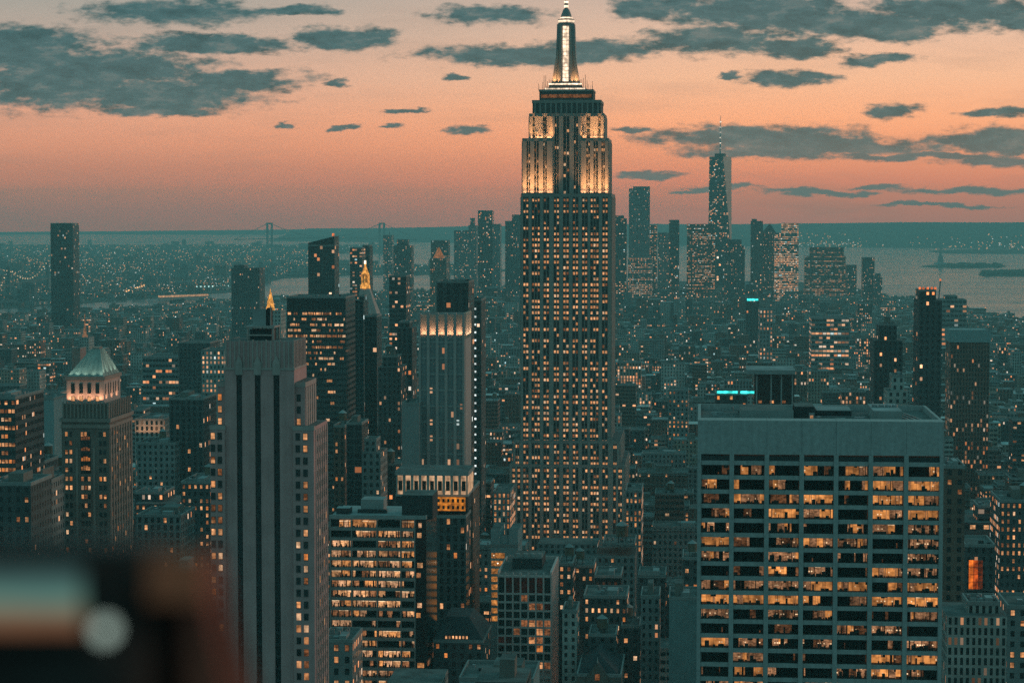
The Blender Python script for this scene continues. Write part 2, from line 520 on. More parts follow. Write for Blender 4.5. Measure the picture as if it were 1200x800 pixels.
# ------------------------------------------------------------------ setting: water, land, hills, haze
def water_mat():
    m, T = new_mat('harbour_water_surface')
    b = T.n('ShaderNodeBsdfPrincipled')
    b.inputs['Base Color'].default_value = (0.02, 0.045, 0.05, 1)
    b.inputs['Roughness'].default_value = 0.14
    b.inputs['IOR'].default_value = 1.33
    co = T.n('ShaderNodeNewGeometry').outputs['Position']
    n = T.noise(T.v('MULTIPLY', co, (0.006, 0.012, 1.0)), 1.0, 6, 0.7)
    st_ = T.noise(T.v('MULTIPLY', co, (0.0009, 0.0045, 1.0)), 1.0, 5, 0.65)
    T.put(b.inputs['Roughness'], T.rng(st_, 0.36, 0.64, 0.10, 0.22))
    bp = T.n('ShaderNodeBump'); bp.inputs['Strength'].default_value = 0.06; bp.inputs['Distance'].default_value = 4.0
    T.put(bp.inputs['Height'], n)
    m.node_tree.links.new(bp.outputs[0], b.inputs['Normal'])
    o = T.n('ShaderNodeOutputMaterial'); m.node_tree.links.new(b.outputs[0], o.inputs[0])
    return m


M_WATER = water_mat()
M_ASPH = stone('asphalt', (0.05, 0.05, 0.05), 0.3, 0.03, 0.9, False)
M_LAND = stone('distant_land', (0.055, 0.06, 0.05), 0.5, 0.004, 0.95, False)
M_WOODS = stone('wooded_hill', (0.045, 0.06, 0.04), 0.5, 0.003, 0.95, False)
FAR = 30800.0


def sheet(name, pts, z, m, thick=1.2):
    b = MB()
    b.face([(x, y, z) for x, y in pts], m)
    n = len(pts)
    for i in range(n):
        j = (i + 1) % n
        b.face([(*pts[i], z - thick), (*pts[j], z - thick), (*pts[j], z), (*pts[i], z)], m)
    return tag(b.build(name), kind='structure')


def gp(px, py): p = ground(px, py); return (float(p[0]), float(p[1]))


sheet('harbour_water', [(-11800, -200), (11800, -200), (11800, FAR), (-11800, FAR)], -1.4, M_WATER, 0.5)
# the island we stand on, out to its tip
sheet('ground', [(-2300, -190), (2600, -190), gp(1330, 420), gp(1210, 377), gp(1168, 375), gp(1138, 364), gp(1090, 352), gp(1040, 347),
                 gp(1005, 338), gp(960, 331), gp(860, 329), gp(700, 330), gp(560, 336), gp(500, 342), gp(430, 345), gp(300, 350), gp(150, 362), gp(-100, 385)], 0.0, M_ASPH)
sheet('far_shore_ground', [gp(-150, 371), gp(150, 351), gp(270, 342), gp(330, 326), gp(420, 322), gp(545, 322), gp(600, 317), gp(560, 311), gp(470, 312), gp(385, 313),
                           gp(375, 303), gp(395, 296), gp(480, 297), gp(470, 289), gp(300, 286.5), gp(60, 288), gp(-150, 288)], -0.1, M_LAND)


def ridge(name, pts, depth, m, seed, mid=None):
    """rolling land: pts = (px, distance, crest height); slopes to the water on both sides"""
    r = random.Random(seed)
    n = 160
    xs = np.linspace(pts[0][0], pts[-1][0], n)
    Ds = np.interp(xs, [p[0] for p in pts], [p[1] for p in pts])
    hs = np.interp(xs, [p[0] for p in pts], [p[2] for p in pts])
    wob = np.zeros(n)
    for k in range(1, 9): wob += np.sin(xs * 0.004 * k * r.uniform(.8, 1.3) + r.uniform(0, 6)) / k ** 0.8
    hs = hs * (1 + 0.035 * wob)
    prof = [(0.0, -0.02), (0.12, 0.28), (0.3, 0.55), (0.5, 0.82), (0.7, 1.0), (1.0, 0.6)]
    b = MB()
    grid = []
    for a, t in prof:
        grid.append([])
        for x, D, h in zip(xs, Ds, hs):
            Y = D + depth * (a - 0.7)
            X = (x - 600) / F * D
            grid[-1].append((X * (1 + 0.0 * a), Y, max(-1.6, h * t * (1 + 0.05 * r.uniform(-1, 1) * (0.05 < t < 0.95)))))
    for i in range(len(prof) - 1):
        for j in range(n - 1):
            b.face([grid[i][j], grid[i][j + 1], grid[i + 1][j + 1], grid[i + 1][j]], m)
    return tag(b.build(name), kind='structure')


ridge('hills', [(360, 24500, 95), (520, 23500, 118), (640, 22500, 140), (760, 21800, 158), (900, 20800, 166), (1050, 20300, 172), (1200, 20200, 172), (1450, 20000, 160)], 5200, M_WOODS, 3)
ridge('low_coast', [(-350, 29200, 10), (0, 29200, 16), (200, 29000, 34), (330, 28800, 50), (480, 28600, 72), (620, 28600, 90)], 2400, M_WOODS, 8)


def island(name, rows, h, seed):
    """low island: rows of (px, near py, far py)"""
    b = MB(); r = random.Random(seed)
    near = [gp(p, a) for p, a, c in rows]; far = [gp(p, c) for p, a, c in rows]
    top = [((a[0] + c[0]) / 2, a[1] + (c[1] - a[1]) * .35) for a, c in zip(near, far)]
    zt = [0.3] + [h * r.uniform(.7, 1.2) for _ in rows[1:-1]] + [0.3]
    for i in range(len(rows) - 1):
        b.face([(*near[i], -1.5), (*near[i + 1], -1.5), (*top[i + 1], zt[i + 1]), (*top[i], zt[i])], M_WOODS)
        b.face([(*top[i], zt[i]), (*top[i + 1], zt[i + 1]), (*far[i + 1], -1.5), (*far[i], -1.5)], M_WOODS)
    return tag(b.build(name), kind='structure')


island('island_ground', [(1078, 312.5, 311.5), (1100, 313.8, 309.5), (1125, 314.2, 309), (1150, 314, 309), (1170, 313.5, 309.5), (1178, 312, 311)], 8, 2)
island('island_ground', [(1146, 322.5, 321), (1158, 323.5, 317), (1180, 324, 315.5), (1215, 324, 315.5), (1260, 323, 318)], 9, 4)
island('island_ground', [(1088, 295, 293.5), (1110, 297, 292.5), (1160, 297.5, 291), (1215, 297.5, 291), (1300, 296, 292)], 8, 5)


def haze_box():
    m, T = new_mat('haze_air')
    pv = T.n('ShaderNodeVolumePrincipled')
    pv.inputs['Color'].default_value = (0.52, 1.0, 1.0, 1)
    pv.inputs['Density'].default_value = DENS
    pv.inputs['Anisotropy'].default_value = 0.0
    o = T.n('ShaderNodeOutputMaterial'); m.node_tree.links.new(pv.outputs[0], o.inputs['Volume'])
    m.cycles.homogeneous_volume = True
    b = MB()
    b.box(-12000, 12000, -300, 31000, -3.0, 590, m, bottom=True)
    o = b.build('haze'); tag(o, kind='stuff')
    o.display_type = 'WIRE'


haze_box()


def area_lamp(name, parent, loc, sx, sy, power, col, tilt=0.0, rz=0.0, spread=120):
    """floodlight lying on a ledge, shining up (tilt leans it back towards the wall)"""
    d = bpy.data.lights.new(name, 'AREA'); d.shape = 'RECTANGLE'; d.size = sx; d.size_y = sy
    d.energy = power; d.color = col; d.spread = R(spread)
    o = bpy.data.objects.new(name, d); C.objects.link(o); o.parent = parent
    o.location = loc; o.rotation_euler = (math.pi - tilt, 0, rz)
    return o


# ------------------------------------------------------------------ the great Art Deco tower
def empire_tower():
    B = Bld('art_deco_skyscraper', 'towering stepped limestone skyscraper with a floodlit crown and a bright mast, tallest in view', 'skyscraper',
            598, 731.5, 545, 1300, 80, see=640, short='the floodlit skyscraper')
    o = B.o
    X, Z = B.X, B.Z
    M = stone('skyscraper_limestone', (0.31, 0.26, 0.235), 0.16)
    MD = stone('skyscraper_spandrel', (0.10, 0.092, 0.09), 0.2)
    MP = stone('skyscraper_pier', (0.36, 0.30, 0.27), 0.14)
    wins = []

    def tier(name, pl, pr, pt, zb, y0, depth, groups, litp, top_blank=1.2, floor=3.3, wh=1.6, part=True, yside=True):
        z1 = Z(pt, 664, y0)
        xl, xr = X(pl, pt, y0), X(pr, pt, y0)
        b = MB(); b.box(xl, xr, y0, y0 + depth, zb, z1, MD, M_ROOF)
        b.box(xl - .3, xr + .3, y0 - .3, y0 + depth, z1 - top_blank, z1 + .5, M, M_ROOF)
        # piers between the window groups
        edges = [xl] + [X(a, pt, y0) for g in groups for a in (g[0], g[1])] + [xr]
        for i in range(0, len(edges), 2):
            if edges[i + 1] - edges[i] > .1: b.box(edges[i] - .05, edges[i + 1] + .05, y0 - .7, y0 + .2, zb, z1 - top_blank - .01, MP)
        # slim mullions in each group
        for g in groups:
            a, c = X(g[0], pt, y0), X(g[1], pt, y0); n = g[2]
            for k in range(1, n): b.box(a + (c - a) * k / n - .17, a + (c - a) * k / n + .17, y0 - .35, y0 + .1, zb, z1 - top_blank - .02, MP)
        # side wall: piers along the depth
        ny = max(2, int(depth / 5.2))
        for k in range(ny + 1):
            yy = y0 + depth * k / ny
            for xx, s in ((xr, 1), (xl, -1)):
                b.box(min(xx - .1, xx + .6 * s), max(xx + .1, xx + .6 * s), max(y0 + .2, yy - 1.5), min(y0 + depth - .02, yy + 1.5), zb, z1 - top_blank - .03, MP)
        b.build(name, o)
        nf = int((z1 - zb - top_blank) / floor)
        r = random.Random(int(pl * 7 + pt))
        for f in range(nf):
            z = z1 - top_blank - (f + 1) * floor + .6
            if z < 5: break
            rowp = litp(f, nf) if callable(litp) else litp
            rowp *= r.choice([.35, .7, .9, 1.0, 1.05, 1.1, 1.15, 1.2])
            for gi, g in enumerate(groups):
                a, c = X(g[0], pt, y0), X(g[1], pt, y0); n = g[2]
                gp_ = rowp * r.choice([1.2, 1.1, 1, .9, .55])
                for k in range(n):
                    on = r.random() < gp_
                    w = (c - a) / n
                    wins.append((a + w * (k + .5), y0 - .02, z, w * .64, wh, (r.choice([0, 0, 1, 1, 3, 1, 2, 10]) if on else 'dark'), False, on))
        return z1

    G9 = [(613, 619.6, 2), (623, 633, 3), (636.8, 643.8, 2), (648.8, 655.6, 2), (659.8, 667, 2), (671, 678, 2), (682, 688.8, 2), (691.8, 702, 3), (705.8, 712.6, 2)]
    GB = [(600, 604, 1), (606, 610, 1)] + [(g[0], g[1], g[2]) for g in G9] + [(718.5, 722, 1), (724.5, 729, 2)]
    tier('base_wing', 598, 731.5, 545, 0, 0, 80, GB, .62)
    zb2 = Z(545, 664, 1)
    tier('shoulder', 602, 726, 517, zb2 - 2, 1.6, 74, [(604, 608.5, 2)] + G9 + [(718.5, 723, 2)], .62)
    zmain = tier('shaft', 611, 716, 228, zb2 - 4, 4.2, 56, G9, lambda f, n: .86 if f < 24 else (.5 if f in (24, 25, 26, 33, 34) else .72), 1.4)
    # upper shaft: bright wings either side of a recessed centre
    GU = [(617, 621.5, 2), (626, 631.5, 2), (636.5, 641, 2)]
    GUR = [(687, 691.5, 2), (695.5, 701, 2), (704.8, 709, 2)]
    y = 9.5
    tier('upper_wing', 612.5, 647.5, 163, zmain - 1, y, 46, GU, .5)
    tier('upper_wing', 681, 712.5, 163, zmain - 1, y, 46, GUR, .5)
    tier('upper_centre', 647.6, 680.9, 134, zmain - 1, y + 2.2, 43, [(650, 655, 2), (660, 667.5, 2), (672.5, 677.5, 2)], lambda f, n: .7 if f > 14 else .3)
    z2 = Z(163, 664, y)
    zs = tier('crown_block', 620.6, 648, 134, z2 - 1, y + 4, 38, [(624, 627, 1), (636, 641, 1)], .2)
    tier('crown_block', 680.5, 707.4, 134, z2 - 1, y + 4, 38, [(687, 692, 1), (701, 704, 1)], .2)
    yc = y + 6
    z3 = Z(118.5, 664, yc)
    b = MB(); b.box(X(624, 118, yc), X(704, 118, yc), yc, yc + 34, zs - 1, z3, MD, M_ROOF)
    b.box(X(623.4, 118, yc), X(704.6, 118, yc), yc - .4, yc + 34.4, z3 - 1.2, z3 + .6, M, M_ROOF)
    for k in range(13):
        xx = X(624, 118, yc) + (X(704, 118, yc) - X(624, 118, yc)) * (k + .5) / 13
        b.box(xx - .5, xx + .5, yc - .5, yc, zs, z3 - 1.3, M)
    b.build('crown_top', o)
    z4 = Z(105.5, 664, yc + 2)
    b = MB(); b.box(X(632, 105, yc + 2), X(695, 105, yc + 2), yc + 2, yc + 30, z3 - 1, z4, MD, M_ROOF)
    b.box(X(631.5, 105, yc + 2), X(695.5, 105, yc + 2), yc + 1.6, yc + 30.4, z4 - .9, z4 + .3, M, M_ROOF)
    b.box(X(634, 105, yc + 1.6), X(693, 105, yc + 1.6), yc + 1.7, yc + 2, z4 - 4.6, z4 - 2.6, LITS[2])
    for k in range(24):
        xx = X(632.5, 105, yc + 2) + (X(694.5, 105, yc + 2) - X(632.5, 105, yc + 2)) * k / 23
        b.box(xx - .06, xx + .06, yc + 2.0, yc + 2.1, z4 + .3, z4 + 2.4, M_STEEL)
    b.build('observation_deck', o)
    # stepped base of the mast with two bright rings
    ym = yc + 14
    xc = X(663.5, 60, ym)
    W = lambda pxw: pxw * (1300 + ym) / F
    zA = Z(98, 664, ym); z5 = Z(104.5, 664, ym)
    white = lit('mast_light', (1.0, 0.80, 0.62), 2.0, 0.25)
    b = MB(); b.frustum((xc - W(26), xc + W(26), ym - W(24), ym + W(24)), z4 - 1, (xc - W(24), xc + W(24), ym - W(22), ym + W(22)), z5, MD)
    b.frustum((xc - W(20), xc + W(20), ym - W(19), ym + W(19)), z5, (xc - W(17), xc + W(17), ym - W(16), ym + W(16)), zA, MD)
    b.build('mast_base', o)
    for zz, hw in ((z5 - .5, 23.4), (zA - .9, 19.0)):
        b = MB(); b.box(xc - W(hw), xc + W(hw), ym - W(hw), ym - W(hw) + .4, zz - .35, zz + .45, white); b.build('light_ring', o)
    # mast: flared wings and a tall glazed strip
    zt = Z(29, 664, ym); zmid = Z(56, 664, ym)
    MM = stone('mast_metal', (0.24, 0.24, 0.24), 0.2, 0.3, 0.5)
    b = MB()
    b.frustum((xc - W(15), xc + W(15), ym - W(9), ym + W(13)), zA, (xc - W(11.5), xc + W(11.5), ym - W(8), ym + W(10)), zmid - 7, MM)
    b.frustum((xc - W(11.5), xc + W(11.5), ym - W(8), ym + W(10)), zmid - 7, (xc - W(10.2), xc + W(10.2), ym - W(8), ym + W(9)), zt, MM)
    for s in (-1, 1):
        b.frustum((xc + s * W(14) - W(2.2), xc + s * W(14) + W(2.2), ym - W(11), ym), zA, (xc + s * W(9.2) - W(1), xc + s * W(9.2) + W(1), ym - W(8.6), ym), zmid - 2, MP)
        b.frustum((xc + s * W(7) - W(1.4), xc + s * W(7) + W(1.4), ym - W(12), ym), zA, (xc + s * W(5.6) - W(1), xc + s * W(5.6) + W(1), ym - W(9), ym), zt - 1, MP)
    mast = b.build('mast', o)
    b = MB(); nseg = 15
    for k in range(nseg):
        za = zA + 1 + (zt - zA - 2) * k / nseg; zb_ = zA + 1 + (zt - zA - 2) * (k + .86) / nseg
        yy = ym - W(9) - W(2.2) * (1 - k / nseg) - .3
        b.box(xc - W(3.3), xc + W(3.3), yy, yy + .6, za, zb_, white)
    b.build('light_strip', mast)
    b = MB(); b.cyl(xc, ym, zt, zt + 3.0, W(9.5), W(9.5), MM, 14); b.cyl(xc, ym, zt + 3, zt + 5.5, W(7), W(6), MM, 14); b.cyl(xc, ym, zt + 5.5, zt + 9, W(6), W(3.4), MM, 14)
    dome = b.build('dome', mast)
    for za, zb_, rr in ((1.0, 2.4, 9.8), (3.4, 4.2, 7.3)):
        b = MB(); b.cyl(xc, ym, zt + za, zt + zb_, W(rr), W(rr), white, 14, False); b.build('light_ring', mast)
    b = MB(); b.cyl(xc, ym, zt + 9, zt + 24, W(2.2), W(1.9), MM, 8); b.cyl(xc, ym, zt + 24, zt + 62, W(1.3), W(.5), MM, 8)
    for k in range(5): b.cyl(xc, ym, zt + 10 + k * 2.6, zt + 11.3 + k * 2.6, W(2.5), W(2.5), white, 8, False)
    b.build('antenna', mast)
    # small aerials and dishes on the ledges
    r = random.Random(4)
    for k in range(26):
        pxl = r.choice([r.uniform(622, 646), r.uniform(682, 706)]); yy = r.uniform(y + 1, y + 3.5)
        xx = X(pxl, 163, yy); h = r.uniform(1.2, 4.5); b = MB(); b.box(xx - .12, xx + .12, yy - .12, yy + .12, z2, z2 + h, M_DARK)
        if k % 3 == 0: b.cyl(xx, yy, z2 + h, z2 + h + .9, .9, .7, M_CONC, 8)
        b.build('aerial', o)
    for k in range(14):
        b = MB(); xx = xc + r.uniform(-1, 1) * W(34); b.box(xx - .1, xx + .1, yc + 5, yc + 5.2, z4, z4 + r.uniform(2, 7), M_DARK); b.build('aerial', o)
    for s in (-1, 1):
        for k in range(5):
            b = MB(); xx = xc + s * W(17 + 2 * k); b.box(xx - .12, xx + .12, ym - 6, ym - 5.8, z5, z5 + r.uniform(3, 9), M_DARK); b.build('aerial', o)
    warm = (1.0, 0.48, 0.18)
    def flood(pa, pb, z, yy, p):
        a, c = X(pa, 200, yy), X(pb, 200, yy)
        area_lamp('floodlight', o, ((a + c) / 2, yy, z), c - a, 1.2, p, warm, 0.2, 0, 80)
        area_lamp('floodlight', o, ((a + c) / 2, yy + 2.0, z), c - a, .5, p * .2, (1, .5, .23), 0.2, 0, 140)
    flood(613, 648, zmain + .9, y - 3.4, 4600); flood(681, 714, zmain + .9, y - 3.4, 4600)
    flood(622, 647, z2 + .8, y + .9, 4200); flood(682, 706, z2 + .8, y + .9, 4200)
    for s in (-1, 1): area_lamp('floodlight', o, (xc + s * W(11), ym - W(14), zA + .5), 3, 1, 500, warm, 0.3)
    wins.sort(key=lambda w: (not w[7], -w[2] if w[2] < zmain - 1 else 1e3))
    add_windows(o, [w[:7] for w in wins], 100)


empire_tower()


# ------------------------------------------------------------------ pale slab with long lit window bands (right foreground)
GRID_ROWS = ['DPPpPPp', 'pPpDPBB', 'DBpBpBB', 'cpBpDBB', 'cDcpcpc', 'BpcBcDc', 'cDcDcDc', 'DppcpPc', 'pPcBBpB', 'BBBpPBB',
             'cDccDpp', 'DDDDccp', 'BpccDpc', 'DBDpppB', 'pPcPcBc', 'cpDcBPc', 'pBccDcB', 'DcpBcDp', 'BcDpccB', 'pDccBpD']


def office_slab():
    B = Bld('office_slab', 'pale travertine office slab with seven columns of long lit window bands under a blank attic', 'office tower',
            818, 1107, 493, 607, 52, see=800, short='the window-band slab')
    o = B.o; X, Z = B.X, B.Z
    x0, x1, z1 = B.x0, B.x1, B.z1
    zat = Z(529.5)                 # bottom of the blank attic
    rows_z = [Z(542 + 16.72 * k) for k in range(20)]   # heads of the window bands
    hgt = 12.2 * 607 / F
    b = MB()
    b.box(x0, x1, 7.0, 52, 0, z1 - 1.6, M_TRAV, M_ROOF)               # body behind the rooms
    b.box(x0, x0 + 1.2, .9, 7.0, 0, z1, M_TRAV); b.box(x1 - 1.2, x1, .9, 7.0, 0, z1, M_TRAV)
    colp = [818, 858.4, 899.5, 940.6, 981, 1021.8, 1063.4, 1107]
    cx = [X(p) for p in colp]
    for i, x in enumerate(cx):
        w = .62
        a, c = (x, x + 1.0) if i == 0 else ((x - 1.0, x) if i == 7 else (x - w, x + w))
        b.box(a, c, -.75, .9, 0, zat - .02, M_TRAV)
    # spandrels, one per storey, proud of the glass
    heads = rows_z + [rows_z[-1] - 16.72 * 607 / F]
    for k in range(len(rows_z)):
        top = rows_z[k] - hgt; bot = heads[k + 1]
        for i in range(7): b.box(cx[i] + .5, cx[i + 1] - .5, -.35, .9, bot, top, M_TRAV, bottom=True)
    b.build('wall', o)
    b = MB()
    for i in range(7): b.box(cx[i] + .04, cx[i + 1] - .04, -.35, 7.0, zat, z1 - .01, M_TRAV, M_TRAV, bottom=True)
    for i, x in enumerate(cx[1:-1]): b.box(x - .035, x + .035, -.2, 1, zat, z1 - .03, M_TRAV)
    b.build('attic', o)
    # dark louvre slot under the attic
    b = MB()
    for i in range(7): b.box(cx[i] + .7, cx[i + 1] - .7, -.1, .9, Z(531.5) - 1.3, Z(531.5), M_DARK)
    for i in range(7): b.box(cx[i] + .5, cx[i + 1] - .5, -.35, .9, rows_z[0], Z(531.5) - 1.3, M_TRAV, bottom=True)
    b.build('louvre', o)
    # parapet ring and the clutter on the roof
    b = MB()
    zr = z1 - 1.6
    b.box(x0, x1, 51.2, 52, zr, z1, M_TRAV); b.box(x0, x0 + .8, 7, 51.2, zr, z1, M_TRAV); b.box(x1 - .8, x1, 7, 51.2, zr, z1, M_TRAV)
    b.build('parapet', o)
    b = MB()
    b.box(x0 + 12, x0 + 27, 20, 40, zr, zr + 2.6, M_CONC, M_ROOF); b.box(x0 + 27.5, x0 + 33, 24, 38, zr, zr + 3.4, M_DARK, M_ROOF)
    b.box(x0 + 34, x0 + 44, 30, 46, zr, zr + 1.8, M_DARK, M_ROOF_PALE); b.build('bulkhead', o)
    b = MB(); b.box(x0 + 49, x0 + 57, 14, 38, zr, zr + 3.2, M_CONC, M_ROOF_PALE)
    for k in range(4): b.cyl(x0 + 50.2 + 1.9 * k, 26, zr + 3.2, zr + 4.0, .8, .8, M_STEEL, 10)
    b.build('cooling_tower', o)
    rr = random.Random(3)
    for k in range(26):
        b = MB(); x = rr.uniform(x0 + 2, x1 - 14); y = rr.uniform(9, 48); q = rr.uniform(.5, 1.8)
        if k % 4 == 0: b.cyl(x, y, zr, zr + rr.uniform(.8, 1.6), q * .5, q * .5, M_STEEL, 10)
        else: b.box(x, x + q * rr.uniform(1, 2.5), y, y + q, zr, zr + rr.uniform(.5, 1.5), rr.choice([M_CONC, M_DARK, M_ROOF_PALE, M_STEEL]))
        b.build('roof_unit', o)
    for k in range(5): b = MB(); b.bar((x0 + 3, 10 + 8 * k, zr + .5), (x1 - 16, 10 + 8 * k, zr + .5), .1, M_STEEL); b.build('pipe', o)
    b = MB(); b.box(x0 + 31, x0 + 32.4, 12, 13.4, zr, zr + 2.6, M_CONC, M_ROOF); b.box(x0 + 31.3, x0 + 32.1, 11.9, 12, zr + .4, zr + 2.0, LITS[1]); b.build('stair_head', o)
    b = MB()
    for s in range(3): b.bar((x1 - 7 + s * 1.6, 12 + s, zr + .4), (x1 - 12 + s * 1.6, 46, zr + .4), .16, M_STEEL)
    b.build('pipe', o)
    # rooms
    bright = lit('room_bright', (1.0, 0.41, 0.12), 0.74, 0.45, .8); mid = lit('room_mid', (1.0, 0.50, 0.26), 0.38, 0.75, 1.3)
    low = lit('room_low', (1.0, 0.42, 0.18), 0.13, 0.8, 1.0); white = lit('room_strip', (1.0, 0.72, 0.46), 1.2, 0.2)
    dark = stone('room_dark', (0.012, 0.012, 0.013), 0.4, .6, .8, False)
    furn = stone('room_furniture', (0.03, 0.022, 0.018), 0.4, 1.0, .7, False)
    mull = stone('window_mullion', (0.05, 0.05, 0.05), .2)
    r = random.Random(21)

    def room_mesh(code, w, seed):
        r = random.Random(seed)
        b = MB(); H = hgt; h = w / 2
        b.box(-h, h, -.04, 0.12, -H, -H + .12, mull); b.box(-h, h, -.04, .12, -.10, 0, mull)
        nm = 4
        for k in range(nm + 1):
            xx = -h + w * k / nm; b.box(max(-h, xx - .03), min(h, xx + .03), -.03, .1, -H + .12, -.1, mull)
        # back wall in panels: some lit, some dark; ceiling strips; furniture silhouettes
        n = {'B': 4, 'P': 6, 'p': 5, 'c': 7, 'D': 5}[code]
        cuts = sorted([0, 1] + [r.uniform(.05, .95) for _ in range(n - 1)])
        for a, c in zip(cuts, cuts[1:]):
            q = r.random()
            if code == 'B': m = bright if q < .78 else mid
            elif code == 'P': m = bright if q < .4 else (dark if q < .75 else mid)
            elif code == 'p': m = bright if q < .22 else (mid if q < .42 else (low if q < .52 else dark))
            elif code == 'c': m = mid if q < .55 else (low if q < .72 else (bright if q < .8 else dark))
            else: m = dark if q < .93 else low
            yy = r.uniform(1.6, 4.6)
            xa, xc = -h + w * a, -h + w * c
            b.face([(xa, yy, -H), (xc, yy, -H), (xc, yy, 0), (xa, yy, 0)], m)
            b.face([(xa, 0.3, -H), (xa, yy + .5, -H), (xa, yy + .5, 0), (xa, .3, 0)], furn if m is not bright else mid)
            if m in (bright, mid) and r.random() < .6:
                zc = -r.uniform(.15, .4)
                b.box(xa + .1, max(xa + .2, xc - .1), yy - .5, yy - .35, zc - .14, zc, white if r.random() < .5 else bright)
            if m is not dark:
                for _ in range(int((xc - xa) * (2.2 if code == 'c' else 1.0))):
                    fx = r.uniform(xa, max(xa + .05, xc - .4)); fw = r.uniform(.15, 1.3); fh = r.choice([.6, .7, .7, .8, .8, .9, 1.1, 1.4, 1.8])
                    if r.random() < .10: b.box(fx, fx + fw * .2, .5, .6, -H, 0, furn)
                    elif r.random() < .22: b.box(fx, fx + fw * 1.3, .25, .3, -r.uniform(.3, 1.0), 0, furn if r.random() < .6 else mid, bottom=True)
                    else: b.box(fx, fx + fw, .5, 1.2, -H, -H + fh, furn)
                    if r.random() < .3: b.box(fx, fx + .35, 1.3, 1.4, -H + 1.2, -H + 1.5, white)
        b.face([(-h, 0, -H + .01), (h, 0, -H + .01), (h, 5.5, -H + .01), (-h, 5.5, -H + .01)], furn)
        b.face([(-h, 5.6, -H), (h, 5.6, -H), (h, 5.6, 0), (-h, 5.6, 0)], dark)
        if code == 'D' and r.random() < .5:
            xx = r.uniform(-h, h - .5); b.box(xx, xx + .3, 1, 1.1, -H + .2, -H + r.uniform(.5, 2), low)
        return b
    n = 0; restv = []
    for k, zt in enumerate(rows_z):
        for i in range(7):
            code = GRID_ROWS[k][i]; w = cx[i + 1] - cx[i] - 1.25; xm = (cx[i] + cx[i + 1]) / 2
            b = room_mesh(code, w, k * 7 + i + 100)
            if n < 100: link('window', b.mesh('window'), o, (xm, .15, zt))
            else: restv.append((b, xm, zt))
            n += 1
    R_ = MB()
    for b, xm, zt in restv:
        for f, mi, a in zip(b.f, b.mi, b.at): R_.face([(b.v[i][0] + xm, b.v[i][1] + .15, b.v[i][2] + zt) for i in f], b.mats[mi], None, a)
    if R_.f: tag(R_.build('window', o), kind='stuff')


office_slab()


